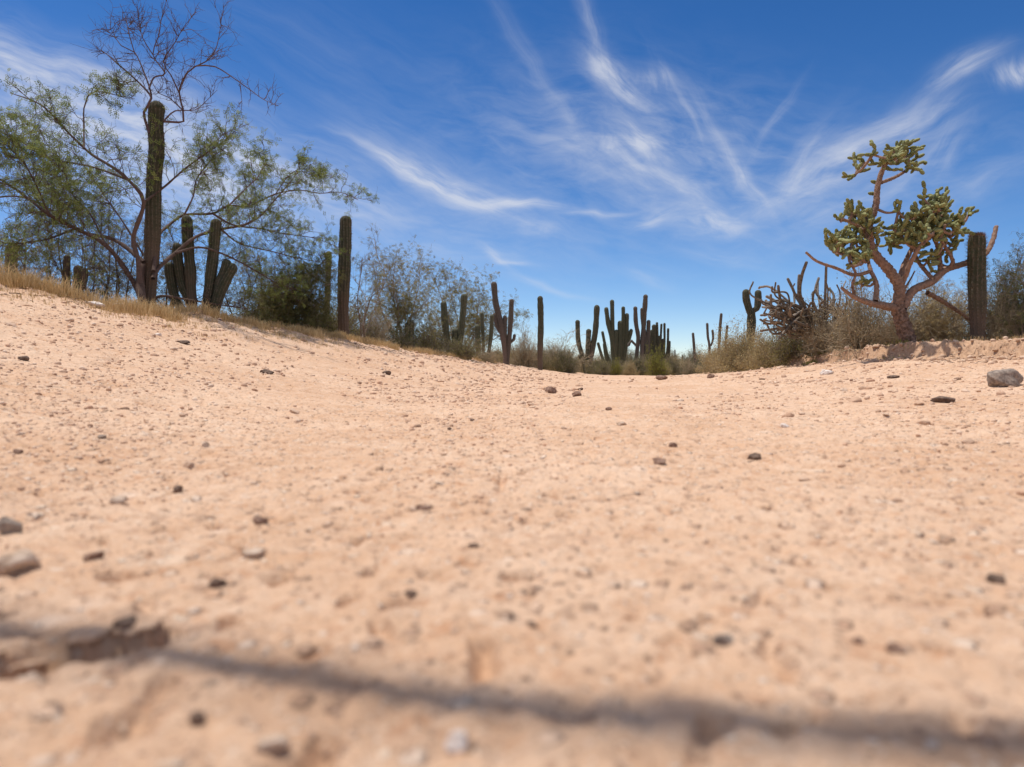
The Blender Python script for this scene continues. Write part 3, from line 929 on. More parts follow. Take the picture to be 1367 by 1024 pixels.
# big mesquite: limbs traced in the picture but spread in depth
T = Tree(5)
D0 = 10.6
dead = MB()
LIMBS = [  # points, depth start, depth end, r0, r1, leaf?, side shoots, shoot length
    ([(196, 424), (190, 400), (187, 378), (190, 352)], 10.6, 10.6, .095, .07, 0, 0, 0),
    ([(190, 398), (169, 362), (141, 327), (101, 305), (66, 287), (23, 254), (-8, 235)], 10.6, 9.6, .055, .014, .8, 26, .75),
    ([(192, 350), (152, 320), (105, 308), (59, 275), (20, 262), (-30, 268)], 10.6, 11.6, .045, .012, .8, 24, .75),
    ([(187, 378), (184, 345), (178, 317), (192, 270), (173, 242), (150, 223), (122, 206), (94, 180), (56, 141), (14, 124)], 10.6, 10.0, .050, .008, .75, 26, .55),
    ([(192, 270), (220, 249), (246, 226), (275, 205), (302, 186), (312, 170)], 10.4, 9.7, .024, .006, .9, 20, .6),
    ([(173, 240), (120, 222), (63, 211), (30, 190), (0, 176), (-30, 166)], 10.5, 11.5, .022, .007, .85, 22, .65),
    ([(112, 198), (112, 165), (112, 145), (117, 129), (131, 122), (155, 127), (180, 132)], 10.1, 10.4, .018, .005, .8, 12, .4),
    ([(205, 362), (211, 317), (223, 303), (246, 287), (284, 285), (306, 274), (330, 276), (368, 259), (400, 254), (426, 258), (455, 257), (478, 267)], 10.7, 10.0, .038, .006, .85, 36, .55),
    ([(204, 372), (211, 359), (234, 338), (262, 316), (295, 306), (327, 300), (349, 287), (366, 268), (390, 240), (402, 222)], 10.6, 11.6, .042, .006, .85, 30, .6),
    ([(234, 338), (265, 330), (295, 338), (330, 355), (368, 377), (400, 388)], 10.7, 10.2, .026, .006, .7, 20, .5),
    ([(284, 285), (310, 300), (345, 305), (380, 312), (420, 318), (452, 330)], 10.4, 11.3, .022, .005, .85, 24, .55),
    ([(295, 306), (320, 325), (360, 335), (400, 345), (440, 352)], 10.9, 11.8, .02, .005, .7, 20, .5),
    ([(246, 287), (258, 262), (262, 240), (275, 222), (290, 205), (305, 196)], 10.5, 10.9, .018, .005, .9, 16, .5),
    ([(306, 274), (330, 250), (345, 235), (352, 215), (348, 196)], 10.4, 10.1, .015, .004, .9, 14, .4),
    ([(66, 287), (45, 240), (30, 215), (15, 200), (-10, 195)], 9.8, 9.3, .018, .006, .9, 22, .6),
    ([(101, 305), (60, 320), (20, 325), (-20, 320)], 10.3, 9.8, .022, .006, .7, 20, .55),
    ([(105, 308), (80, 270), (60, 240), (40, 225)], 11, 11.8, .018, .006, .9, 18, .6),
    ([(141, 327), (120, 285), (95, 258), (85, 225), (70, 200)], 10.4, 11, .02, .006, .9, 18, .55),
    ([(192, 341), (160, 290), (140, 262), (128, 240), (130, 215)], 10.8, 11.4, .02, .005, .8, 16, .5),
    ([(368, 259), (385, 235), (405, 225), (430, 232), (450, 240)], 10.2, 9.8, .012, .004, .9, 14, .35),
    ([(190, 405), (215, 395), (250, 400), (300, 408), (330, 412)], 10.7, 11.2, .03, .01, 0, 10, .4),
]
DEADL = [
    ([(199, 178), (192, 150), (202, 131), (183, 108), (159, 87), (136, 68), (122, 70)], .022, .004, 12, .35),
    ([(202, 131), (199, 115), (180, 70), (162, 61), (145, 35)], .015, .003, 14, .35),
    ([(199, 118), (206, 103), (220, 98), (204, 73), (211, 50), (216, 23), (225, -8)], .014, .003, 18, .35),
    ([(218, 162), (245, 162), (244, 145), (239, 122), (249, 98), (260, 89), (275, 82), (287, 68), (293, 45), (296, 21)], .018, .003, 24, .33),
    ([(262, 88), (287, 89), (320, 110), (334, 120), (352, 133), (371, 141)], .011, .0025, 10, .22),
    ([(320, 112), (323, 135), (322, 150), (326, 164)], .005, .002, 3, .15),
    ([(244, 147), (225, 130), (211, 124), (203, 110)], .011, .005, 8, .3),
    ([(239, 124), (228, 100), (218, 82), (234, 56), (246, 35), (262, 16)], .011, .003, 16, .33),
    ([(218, 162), (234, 148), (260, 147), (272, 138), (290, 120)], .013, .003, 12, .28),
    ([(180, 72), (172, 45), (168, 25), (160, 5)], .008, .003, 10, .3),
    ([(183, 108), (165, 110), (150, 104), (140, 100)], .007, .003, 6, .2),
    ([(204, 73), (190, 50), (186, 30), (184, 8)], .008, .003, 12, .3),
]


def lay(pp, d0, d1):
    n = len(pp) - 1
    return resample([P(a, b, d0 + (d1 - d0) * k_ / n + .12 * math.sin(k_ * 2.1 + a)) for k_, (a, b) in enumerate(pp)], .1)


for (pp, d0, d1, r0, r1, lf, ns, sl) in LIMBS:
    if pp[-1][0] > 290:                       # the right hand limbs follow the brink of the bank away from the camera
        d1 = float(np.interp(pp[-1][0], [300, 400, 480], [11.3, 12.9, 14.5])) + .3 * math.sin(pp[-1][0])
        d0 = max(d0, float(np.interp(pp[0][0], [210, 300, 370], [10.6, 11.2, 12.2])))
    pts = lay(pp, d0, d1)
    T.wood.tube(pts, np.linspace(r0, r1, len(pts)) * .78 * (1 + .1 * np.sin(np.arange(len(pts)) * 1.7)), 7)
    for _ in range(int(ns * .95)):
        t = T.r.uniform(.28, 1.0) if len(pp) > 4 else T.r.uniform(.2, 1)
        i_ = min(int(t * (len(pts) - 1)), len(pts) - 2)
        dd = (pts[i_ + 1] - pts[i_]).normalized() * .7 + T.vec(.7) + Vector((0, 0, .25))
        T.shoot(pts[i_], dd, sl * T.r.uniform(.6, 1.15) * (1.1 - .45 * t), .0075, 2, lf * .42, kids=4, angle=.75, ls=1.4)
TD = Tree(9)
for (pp, r0, r1, ns, sl) in DEADL:
    pts = lay(pp, 10.4, 10.4 + (len(pp) % 3 - 1) * .5)
    dead.tube(pts, np.linspace(r0, r1, len(pts)), 5)
    for _ in range(int(ns * 1.3)):
        i_ = TD.r.randint(len(pts) // 4, len(pts) - 2)
        dd = (pts[i_ + 1] - pts[i_]).normalized() * .8 + TD.vec(.7) + Vector((0, 0, .3))
        TD.shoot(pts[i_], dd, sl * TD.r.uniform(.6, 1.3), .0052, 1, 0, kids=5, wood=dead, wig=.25, angle=.8)
bs_ = P(196, 424, 10.6); bs_.z = ground(bs_.x, bs_.y)
mq = empty('mesquite_tree', bs_, 'big sprawling mesquite tree with feathery leaves and a dead bare top on the left bank', 'tree')
T.wood.build('trunk', M['bark'], mq, origin=bs_)
T.leaf.build('foliage', M['mesq_leaf'], mq, smooth=False, origin=bs_)
dead.build('dead_branches', M['deadbark'], mq, origin=bs_)['label'] = 'bare purplish dead branches at the top of the tree'


def fan_tree(seed, base, D, tips, r0, label, wood_m, leaf_m, leafiness, ns, sl, ls, name='bush_tree', cat='tree', dspread=1.5, rt=.006, group=None):
    t = Tree(seed)
    b = P(base[0], base[1], D); b.z = ground(b.x, b.y) - .03
    for (tx, ty) in tips:
        e = P(tx, ty, D + t.r.uniform(-dspread, dspread))
        mid = b.lerp(e, .5) + t.vec(.12 * (e - b).length * .6) + Vector((0, 0, .08))
        b2 = b + Vector((t.r.uniform(-.15, .15), t.r.uniform(-.15, .15), 0))
        pts = resample([b2, b2.lerp(mid, .5) + t.vec(.05), mid, mid.lerp(e, .5) + t.vec(.07), e], .15)
        t.wood.tube(pts, np.linspace(r0 * t.r.uniform(.6, 1), .006, len(pts)), 5)
        for _ in range(ns):
            i_ = t.r.randint(int(len(pts) * .3), len(pts) - 2)
            dd = (pts[i_ + 1] - pts[i_]).normalized() * .8 + t.vec(.65) + Vector((0, 0, .1))
            t.shoot(pts[i_], dd, sl * t.r.uniform(.6, 1.1), rt, 2, leafiness, kids=4, angle=.75, ls=ls)
    root = empty(name, (b.x, b.y, b.z), label, cat, group)
    t.wood.build('trunk', M[wood_m], root, origin=b)
    if t.leaf.n: t.leaf.build('foliage', M[leaf_m], root, smooth=False, origin=b)
    return root


fan_tree(21, (535, 470), 19.5, [(498, 350), (512, 362), (528, 348), (545, 372), (505, 400), (560, 360), (520, 395), (575, 395)], .04,
         'leggy grey tree with fine sparse leaves right of the upright column cactus', 'greybark', 'grey_leaf', .36, 14, .85, 1.5)
fan_tree(22, (610, 482), 27, [(575, 358), (598, 368), (622, 372), (640, 385), (655, 400), (590, 400), (560, 395), (670, 425), (640, 420), (690, 432)], .045,
         'open grey green tree behind the three stemmed cactus', 'greybark', 'grey_leaf', .38, 14, 1.0, 2.0)
fan_tree(23, (482, 458), 15.5, [(500, 320), (484, 345), (478, 375), (510, 380), (470, 400)], .02,
         'thin leafless twiggy shrub just right of the upright column cactus', 'greybark', 'grey_leaf', .12, 8, .5, 1.2, cat='shrub')
fan_tree(24, (395, 446), 13.5, [(340, 392), (360, 372), (385, 352), (405, 348), (425, 360), (445, 378), (400, 375), (375, 395), (430, 400), (350, 410)], .02,
         'dense dark green bush between the mesquite and the upright column', 'greybark', 'dark_leaf', .5, 17, .46, 1.35, name='desert_bush', cat='bush', dspread=.6, rt=.004)
# leafless brush behind the mesquite
for k_, (bx, tipsx) in enumerate([(30, [(-10, 320), (15, 300), (35, 305), (60, 325), (5, 335)]),
                                  (95, [(60, 315), (85, 290), (105, 300), (125, 320), (110, 330)]),
                                  (150, [(120, 300), (145, 285), (165, 300), (185, 320), (150, 320)]),
                                  (225, [(200, 310), (222, 300), (240, 320), (215, 335), (250, 350)]),
                                  (330, [(300, 350), (325, 335), (345, 340), (365, 355), (320, 370)])]):
    fan_tree(30 + k_, (bx, [395, 410, 415, 425, 440][k_]), 12.8 + k_ * .5, tipsx, .022,
             ['leafless thorny brush at the far left edge behind the bank', 'leafless thorny brush around the thin brown cactus column',
              'leafless thorny brush directly left of the mesquite trunk', 'leafless thorny brush behind the tallest column cactus',
              'leafless thorny brush right of the squat cactus clump'][k_],
             'bark' if k_ != 0 else 'greybark', 'grey_leaf', .14, 24, .6, 1.2, name='thorn_bush', cat='bush', dspread=.6, rt=.005)
fan_tree(41, (1362, 462), 10.5, [(1338, 390), (1350, 360), (1365, 340), (1385, 350), (1340, 420), (1400, 390), (1375, 400)], .02,
         'tangled leafless grey bush at the right edge of the picture', 'greybark', 'dark_leaf', .16, 20, .5, 1.1, name='thorn_bush', cat='bush', dspread=.5, rt=.004)
fan_tree(42, (1255, 462), 10.8, [(1220, 405), (1240, 395), (1260, 400), (1280, 395), (1295, 410), (1230, 430), (1290, 430), (1270, 420)], .012,
         'bleached bare bramble between the cholla and the post cactus', 'palebark', 'dry_leaf', .12, 20, .4, 1.0, name='thorn_bush', cat='bush', dspread=.4, rt=.0045)

# ------------------------------------------------------------------ shrubs (prototypes, copied)
def shrub_mesh(seed, wm, lm, n=55, sub=6, leafp=.5, ls=1.0, lean=1.0, tw=.0045, name='shrub'):
    t = Tree(seed)
    for _ in range(n):
        a = t.r.uniform(0, 6.28); el = t.r.uniform(.15, 1.5)
        d = Vector((math.cos(a) * math.cos(el), math.sin(a) * math.cos(el), math.sin(el) * .85))
        L = t.r.uniform(.35, 1.0) ** .8 * (.8 + .2 * math.cos(a * 2 + seed))
        p0 = Vector((t.r.gauss(0, .07), t.r.gauss(0, .07), 0))
        n_ = 6; pts = [p0]; p = p0; dd = d
        for i_ in range(n_):
            dd = (dd + t.vec(.14)).normalized(); p = p + dd * (L / n_); pts.append(p)
        t.wood.tube(pts, np.linspace(tw * 1.7, tw * .5, n_ + 1), 3)
        for _ in range(sub):
            i_ = t.r.randint(2, n_)
            q = (dd + t.vec(.8)).normalized()
            t.shoot(pts[i_], q, .26 * t.r.uniform(.5, 1.2), tw * .65, 1, 0, kids=3, angle=.8)
            for _ in range(int(leafp * 12)):
                t.simpleleaf(pts[i_] + q * t.r.uniform(0, .25) + t.vec(.045), ls)
    a = t.wood.build('branches', M[wm]); b = t.leaf.build('foliage', M[lm], smooth=False) if t.leaf.n else None
    res = (a.data, b.data if b else None)
    bpy.data.objects.remove(a)
    if b: bpy.data.objects.remove(b)
    return res


SH = {
    'grey': [shrub_mesh(60 + k_, 'greybark', 'grey_leaf', 100, 7, .9, 1.1) for k_ in range(2)],
    'gold': [shrub_mesh(64 + k_, 'palebark', 'dry_leaf', 150, 7, 1.5, .95, tw=.0034) for k_ in range(2)],
    'bare': [shrub_mesh(68 + k_, 'palebark', 'dry_leaf', 105, 7, .1, .9, tw=.0055) for k_ in range(2)],
    'green': [shrub_mesh(72, 'bark', 'dark_leaf', 70, 6, 1.0, 1.2)],
    'yellow': [shrub_mesh(76, 'bark', 'yellow_leaf', 70, 6, 1.3, 1.2)],
    'olive': [shrub_mesh(78, 'greybark', 'dark_leaf', 100, 7, 1.0, 1.05)],
}


def shrub(kind, px, D, wpx, hpx, label, group=None, k_=0):
    b = P(px, 480, D); z = ground(b.x, b.y)
    s_ = wpx / 2 / F * D / .80; h_ = hpx / F * D / .66
    root = empty('desert_shrub', (b.x, b.y, z - .03), label, 'shrub', group)
    root.rotation_euler = (0, 0, rnd.uniform(0, 6.28)); root.scale = (s_, s_, h_)
    ms = SH[kind][k_ % len(SH[kind])]
    o = bpy.data.objects.new('branches', ms[0]); link(o, root)
    if ms[1]:
        o = bpy.data.objects.new('foliage', ms[1]); link(o, root)
    return root


# right bank
shrub('gold', 985, 16.5, 90, 47, 'rounded golden brown shrub at the left end of the right bank')
shrub('gold', 958, 19, 50, 33, 'smaller tan shrub at the outer left foot of the right bank', k_=1)
shrub('gold', 1030, 15.2, 84, 44, 'golden shrub right of the Y shaped cactus', k_=1)
shrub('grey', 1062, 14.2, 90, 52, 'grey shrub below the left side of the sprawling cactus')
shrub('bare', 1100, 12.8, 100, 58, 'bleached twiggy shrub below the sprawling cactus')
shrub('bare', 1150, 11.4, 120, 80, 'bleached twiggy shrub left of the cholla trunk', k_=1)
shrub('grey', 1130, 13.6, 120, 70, 'grey brown shrub behind the bleached twigs left of the cholla', k_=1)
shrub('bare', 1185, 10.9, 70, 45, 'low bleached twigs at the foot of the cholla')
shrub('bare', 1245, 11.6, 110, 72, 'low bleached twigs behind the cholla trunk', k_=1)
shrub('bare', 1330, 10.4, 80, 60, 'pale leafless twigs right of the post cactus', k_=1)
shrub('bare', 1205, 11.0, 110, 66, 'bleached tangle of twigs standing directly behind the cholla trunk')
shrub('olive', 1345, 10.8, 90, 75, 'olive brown bush right of the post cactus')
shrub('grey', 1385, 11.5, 110, 100, 'taller grey bush cut by the right edge of the picture')
shrub('green', 1290, 12.5, 70, 35, 'low green shrub behind the post cactus')
# left bank and brush under the grey trees
for k_, (kd, px, D, w_, h_, lb) in enumerate([
    ('olive', 340, 14.0, 70, 45, 'olive shrub under the right limbs of the mesquite'),
    ('green', 420, 14.8, 80, 55, 'dark green shrub left of the upright column cactus'),
    ('olive', 375, 15.2, 80, 50, 'olive brown shrub behind the dark green bush'),
    ('bare', 500, 17.2, 70, 50, 'bare twiggy shrub at the foot of the upright column, right side'),
    ('olive', 530, 18.2, 80, 34, 'olive shrub around the black green cactus stub'),
    ('grey', 566, 19.5, 70, 38, 'grey shrub left of the three stemmed cactus'),
    ('olive', 485, 19.0, 60, 42, 'olive brown shrub behind the bare twiggy one'),
    ('grey', 615, 20.6, 80, 24, 'grey brown shrub in front of the three stemmed cactus'),
    ('bare', 648, 23, 60, 18, 'bare tan shrub in front of the low clump of cactus stems'),
    ('olive', 582, 22, 60, 44, 'taller olive shrub behind the three stemmed cactus'),
    ('bare', 745, 31, 90, 42, 'bare branching shrub right of the lone straight column'),
    ('bare', 700, 29, 60, 42, 'bare branching shrub left of the lone straight column'),
    ('yellow', 878, 34.5, 36, 34, 'bright yellow green bush under the dense dark cactus clump'),
    ('yellow', 822, 34.5, 22, 20, 'small yellowish bush at the foot of the wide cactus clump')]):
    shrub(kd, px, D, w_, h_, lb, k_=k_)
# far belt of brush closing the wash
G1 = 'low brush closing the far end of the wash'
L1 = 'low grey brown shrub, one of the belt that closes the far end of the wash'
for k_ in range(62):
    px = 655 + (k_ % 31) * 9.6 + rnd.uniform(-6, 6); row = k_ // 31
    D = (31 if px < 760 else 36) + row * 7 + rnd.uniform(-1.5, 1.5)
    if px > 905: D = 34 + row * 6
    shrub(rnd.choice(['grey', 'gold', 'olive', 'gold', 'olive', 'bare']), px, D, rnd.uniform(26, 46), rnd.uniform(13, 22) * (.95 if px > 760 else 1.15), L1, G1, k_)
G2 = 'skyline brush beyond the far cactus group'
L2 = 'tiny hazy shrub of the skyline brush beyond the far cactus group'
for k_ in range(70):
    px = rnd.uniform(560, 1130); D = rnd.uniform(55, 95)
    shrub(rnd.choice(['grey', 'olive', 'olive']), px, D, rnd.uniform(20, 40), rnd.uniform(16, 26), L2, G2, k_)
G3 = 'brush standing farther back on the left bank'
L3 = 'dull brown shrub standing back on the left bank, seen through the mesquite twigs'
for k_ in range(16):
    px = rnd.uniform(-60, 480)
    shrub(rnd.choice(['bare', 'olive', 'grey']), px, rnd.uniform(15.5, 21), rnd.uniform(70, 110), rnd.uniform(35, 60), L3, G3, k_)

# ------------------------------------------------------------------ sprawling cactus (right, behind the golden shrub)
D = 13.2
sb = P(1085, 455, D); sb.z = ground(sb.x, sb.y)
root = empty('sprawling_cactus', sb, 'tangle of dark sprawling cactus stems curling outward left of the cholla', 'cactus')
r4 = random.Random(17)
ARMS = [([(1088, 440), (1075, 410), (1068, 392), (1070, 370), (1077, 349)], 2.5), ([(1082, 435), (1068, 405), (1066, 385), (1067, 366)], 2.3),
        ([(1085, 430), (1065, 400), (1058, 385), (1051, 371)], 2.2), ([(1070, 430), (1045, 405), (1040, 390), (1039, 381)], 2.2),
        ([(1080, 430), (1050, 402), (1035, 402), (1017, 405)], 1.8), ([(1075, 440), (1045, 425), (1030, 420), (1015, 421)], 1.8),
        ([(1070, 445), (1040, 432), (1025, 432), (1014, 426)], 1.8), ([(1078, 440), (1040, 420), (1028, 412), (1022, 400)], 2.2),
        ([(1075, 435), (1050, 415), (1035, 402), (1022, 395)], 2.4), ([(1092, 440), (1094, 410), (1092, 392), (1092, 377)], 1.6),
        ([(1100, 440), (1101, 410), (1102, 385), (1103, 354)], 2.2), ([(1098, 440), (1108, 412), (1113, 395), (1106, 384)], 2.2),
        ([(1085, 440), (1068, 425), (1050, 440), (1040, 452)], 2.2), ([(1085, 420), (1085, 405), (1086, 392), (1089, 386)], 1.8),
        ([(1110, 440), (1120, 415), (1130, 405), (1135, 408)], 1.8), ([(1040, 412), (1030, 414), (1028, 420), (1036, 424)], 1.6)]
for k_ in range(68):
    a0 = (1088 + r4.gauss(0, 18), 438 + r4.uniform(-22, 12))
    dx = r4.choice([-1, -1, -1, 1]); ln = r4.uniform(24, 64)
    e = (a0[0] + dx * ln * (.95 if dx < 0 else .55), a0[1] - r4.uniform(-4, 38) * r4.choice([.4, 1, 1]))
    mid = ((a0[0] + e[0]) / 2 + r4.gauss(0, 6), (a0[1] + e[1]) / 2 + r4.uniform(-16, 10))
    ARMS.append(([a0, mid, e, (e[0] + dx * r4.uniform(-6, 5), e[1] - r4.uniform(-4, 20))], r4.uniform(1.1, 2.1)))
for k_ in range(16):
    bx = r4.uniform(1095, 1150); tx = bx + r4.uniform(-16, 14); ty = r4.uniform(372, 408)
    ARMS.append(([(bx, 440), ((bx + tx) / 2 + r4.gauss(0, 5), (440 + ty) / 2), (tx + r4.gauss(0, 4), ty + 12), (tx, ty)], r4.uniform(1.0, 1.7)))
for k_, (pp, hw) in enumerate(ARMS):
    dd = r4.uniform(-.9, .9)
    pts = [P(a, b, D + dd * q / 3) for q, (a, b) in enumerate(pp)]
    mb = MB(); column(mb, pts, hw * .95 / F * D, 6, 2, .04, seed=k_ + 300, basef=.85, depth=.2)
    mb.build('stem', M['pitaya'], root, origin=sb)

# ------------------------------------------------------------------ cholla
D = 9.9
cb_ = P(1212, 466, D); cb_.z = ground(cb_.x, cb_.y)
ch = empty('tree_cholla', cb_, 'tree like cholla with a bent brown trunk and knobbly green joints on the right bank', 'cactus')
r5 = random.Random(23)
CL = [([(1216, 470), (1211, 450), (1204, 429), (1197, 408)], 0, 0, 12.5, 10, 'trunk'),
      ([(1197, 410), (1201, 384), (1186, 360), (1167, 338), (1160, 316), (1161, 297), (1169, 276), (1171, 254), (1175, 236), (1181, 220)], 0, -.15, 9, 3.4, 'limb'),
      ([(1176, 244), (1194, 237), (1210, 227), (1215, 216)], -.1, .1, 2.8, 2, 'limb'),
      ([(1205, 412), (1219, 388), (1244, 376), (1263, 360), (1291, 351), (1314, 340), (1325, 322), (1330, 302)], 0, .45, 7, 3.2, 'limb'),
      ([(1201, 388), (1204, 363), (1213, 341), (1222, 322), (1228, 305)], 0, .5, 5, 2.5, 'limb'),
      ([(1196, 395), (1208, 370), (1216, 350), (1228, 330), (1245, 312)], .1, -.4, 4.5, 2.5, 'limb'),
      ([(1246, 374), (1234, 360), (1225, 348), (1220, 332)], .1, .4, 3.4, 2.2, 'limb'),
      ([(1256, 366), (1254, 345), (1252, 330), (1243, 310), (1238, 295)], .2, .1, 4, 2.2, 'limb'),
      ([(1260, 362), (1272, 350), (1262, 330), (1256, 318), (1262, 300)], .2, -.3, 3, 2, 'limb'),
      ([(1196, 412), (1180, 408), (1163, 405), (1141, 397), (1123, 384)], 0, -.4, 7, 2.0, 'limb'),
      ([(1169, 402), (1170, 380), (1162, 360), (1158, 345)], -.2, .1, 4.2, 2.4, 'limb'),
      ([(1163, 362), (1140, 367), (1116, 358), (1091, 349), (1076, 337)], 0, -.3, 3, 1.8, 'limb'),
      ([(1161, 318), (1150, 305), (1138, 298), (1124, 292)], 0, -.2, 3.2, 1.8, 'limb'),
      ([(1164, 334), (1150, 330), (1138, 335), (1125, 333)], 0, .3, 3, 1.8, 'limb'),
      ([(1238, 391), (1258, 402), (1285, 420), (1296, 430)], .13, .5, 4, 2.5, 'limb'),
      ([(1208, 385), (1216, 372), (1221, 362)], 0, .2, 1.6, 1, 'limb'),
      ([(1141, 397), (1138, 380), (1142, 366), (1136, 352)], -.2, -.4, 2.4, 1.6, 'limb')]
trunkpts = []


def rough_tube(mb, pts, radii, sides, seed, amp=.30):
    mb.tube(pts, radii, sides, cap=True)
    v = mb.v[-1]; c = np.array([tuple(p) for p in pts])
    for i_ in range(len(pts)):
        s0 = i_ * sides
        nz = 1 + amp * gn(np.arange(sides) * .9 + seed, np.full(sides, i_ * .6), seed) + amp * .6 * (((np.arange(sides) + i_) % 2) - .5)
        v[s0:s0 + sides] = c[i_] + (v[s0:s0 + sides] - c[i_]) * nz[:, None]


for k_, (pp, da, db, ra, rb, nm) in enumerate(CL):
    n = len(pp) - 1
    pts = resample([P(a, b, D + da + (db - da) * q / n) for q, (a, b) in enumerate(pp)], .022)
    if k_ == 0: pts[0].z = cb_.z - .08
    mb = MB(); rough_tube(mb, pts, np.linspace(ra, rb, len(pts)) * .80 / F * D, 18, k_ + 5)
    # stubby knobs and short spurs
    o = mb.build(nm, M['cholla_bark'], ch, origin=cb_)
    trunkpts += pts[len(pts) // 3:]


def joint(mb, p, d, L, r, seed):
    d = d.normalized(); b1 = d.cross(Vector((.2, .9, .3))).normalized(); b2 = d.cross(b1)
    m_, n = 10, 9
    vs = []; at = []; tone = r5.random()
    for i_ in range(n + 1):
        t = i_ / n
        prof = (math.sin(math.pi * min(max(t, .025), .975)) ** .30)
        c = p + d * (L * t)
        for j_ in range(m_):
            a = 2 * math.pi * (j_ + .5 * (i_ % 2)) / m_
            kn = (1.22 if (j_ + (i_ // 1)) % 2 == 0 else .80) * r5.uniform(.93, 1.07)
            if i_ in (0, n): kn = 1
            vs.append(c + (b1 * math.cos(a) + b2 * math.sin(a)) * (r * prof * kn)); at.append((1 if kn > 1 else 0, t, tone))
    vs.append(p); vs.append(p + d * (L * 1.01)); at += [(0, 0, tone), (1, 1, tone)]
    q = [[i_ * m_ + j_, i_ * m_ + (j_ + 1) % m_, (i_ + 1) * m_ + (j_ + 1) % m_, (i_ + 1) * m_ + j_] for i_ in range(n) for j_ in range(m_)]
    t_ = [[(j_ + 1) % m_, j_, (n + 1) * m_] for j_ in range(m_)] + [[n * m_ + j_, n * m_ + (j_ + 1) % m_, (n + 1) * m_ + 1] for j_ in range(m_)]
    mb.add([tuple(v) for v in vs], q, t_, np.array(at))
    return p + d * (L * .97)


def gv3(s_=1.0):
    return Vector((r5.gauss(0, s_), r5.gauss(0, s_), r5.gauss(0, s_)))


def chain(mb, p, d, n, L, r):
    d = d.normalized()
    for i_ in range(n):
        q = joint(mb, p, d, L * r5.uniform(.8, 1.2), r * r5.uniform(.88, 1.1), 0)
        if i_ < n - 1 and r5.random() < .6:
            joint(mb, p.lerp(q, .8), d + gv3(.7) + Vector((0, 0, .3)), L * r5.uniform(.6, .95), r * .9, 0)
        d = (d + gv3(.42) + Vector((0, 0, .18))).normalized(); p = q


# crown clumps: px ellipse cx, cy, rx, ry, number of anchors
CROWN = [(1183, 212, 36, 11, 13), (1196, 203, 12, 14, 5), (1143, 228, 8, 6, 3), (1214, 219, 10, 5, 3),
         (1138, 290, 24, 13, 11), (1128, 325, 20, 17, 14), (1152, 308, 14, 16, 7), (1148, 345, 14, 10, 5),
         (1213, 292, 30, 17, 16), (1245, 290, 28, 17, 20), (1210, 320, 24, 14, 11), (1262, 275, 22, 10, 9), (1286, 288, 10, 8, 4),
         (1240, 315, 26, 10, 8), (1244, 265, 14, 8, 4), (1272, 306, 14, 9, 5), (1182, 320, 14, 10, 4), (1270, 325, 10, 8, 3), (1245, 345, 12, 8, 3), (1150, 372, 8, 8, 2)]
TW = MB(); CR = {k_: (MB(), TW) for k_ in range(3)}
for (cx_, cy_, rx, ry, na) in CROWN:
    jm, bm_ = CR[0 if cy_ < 240 else 1 if cx_ < 1195 else 2]
    for _ in range(int(na * 1.05 + .5)):
        a = r5.uniform(0, 6.28); q = math.sqrt(r5.uniform(0, .9))
        p = P(cx_ + math.cos(a) * q * rx, cy_ + 3 + math.sin(a) * q * ry, D + r5.gauss(0, .28) * min(1, rx / 22))
        near = min(trunkpts, key=lambda t: (t - p).length)
        if (near - p).length > .03:
            mid = near.lerp(p, .5) + Vector((0, 0, -.04))
            pts = resample([near, mid, p], .03)
            if len(pts) < 3: pts = [near, near.lerp(p, .5), p]
            rough_tube(bm_, pts, np.linspace(.020, .014, len(pts)), 8, r5.randint(0, 99), .1)
        trunkpts.append(p)
        out = (p - P(cx_, cy_ + ry, D)).normalized()
        for _ in range(r5.randint(3, 4)):
            chain(jm, p, out * .5 + gv3(.6) + Vector((0, 0, .3)), r5.choice([1, 2, 2, 3]), .092, .0225)
for jm, bm_ in CR.values():
    jm.build('crown', M['cholla_joint'], ch, origin=cb_)
TW.build('twigs', M['cholla_bark'], ch, origin=cb_)
for (a, b, dx, dz) in ((1171, 259, -1, .1), (1174, 245, -1, .3), (1226, 338, 1, .2), (1243, 349, 1, -.1), (1250, 345, -1, .1), (1253, 352, -1, -.1), (1262, 338, 1, .5), (1155, 378, -.5, 1)):
    jm = MB(); joint(jm, P(a, b, D), Vector((dx, 0, dz)), .13, .024, 0)
    jm.build('joint', M['cholla_joint'], ch, origin=cb_)

# ------------------------------------------------------------------ dry grass
r6 = random.Random(31)
gb_ = MB()


def tuft(x, y, h, n, spread):
    z = ground(x, y)
    vs = []; t_ = []; q = []; at = []
    for _ in range(n):
        a = r6.uniform(0, 6.28); l = h * r6.uniform(.45, 1.15); ln = r6.uniform(.1, .8)
        bx, by = x + r6.gauss(0, spread), y + r6.gauss(0, spread)
        dx, dy = math.cos(a) * ln * l, math.sin(a) * ln * l
        wv = .0022 * r6.uniform(.7, 1.6); wx_, wy_ = wv, wv * r6.uniform(-.6, .6)
        k_ = len(vs)
        m_ = (bx + dx * .4, by + dy * .4, z + l * .62); e = (bx + dx, by + dy, z + l * r6.uniform(.7, 1.0))
        vs += [(bx - wx_, by - wy_, z - .01), (bx + wx_, by + wy_, z - .01), (m_[0] + wx_ * .7, m_[1] + wy_ * .7, m_[2]), (m_[0] - wx_ * .7, m_[1] - wy_ * .7, m_[2]), e]
        q.append([k_, k_ + 1, k_ + 2, k_ + 3]); t_.append([k_ + 3, k_ + 2, k_ + 4])
        tn = r6.random(); at += [(.5, .5, tn)] * 5
    gb_.add(vs, q, t_, np.array(at))


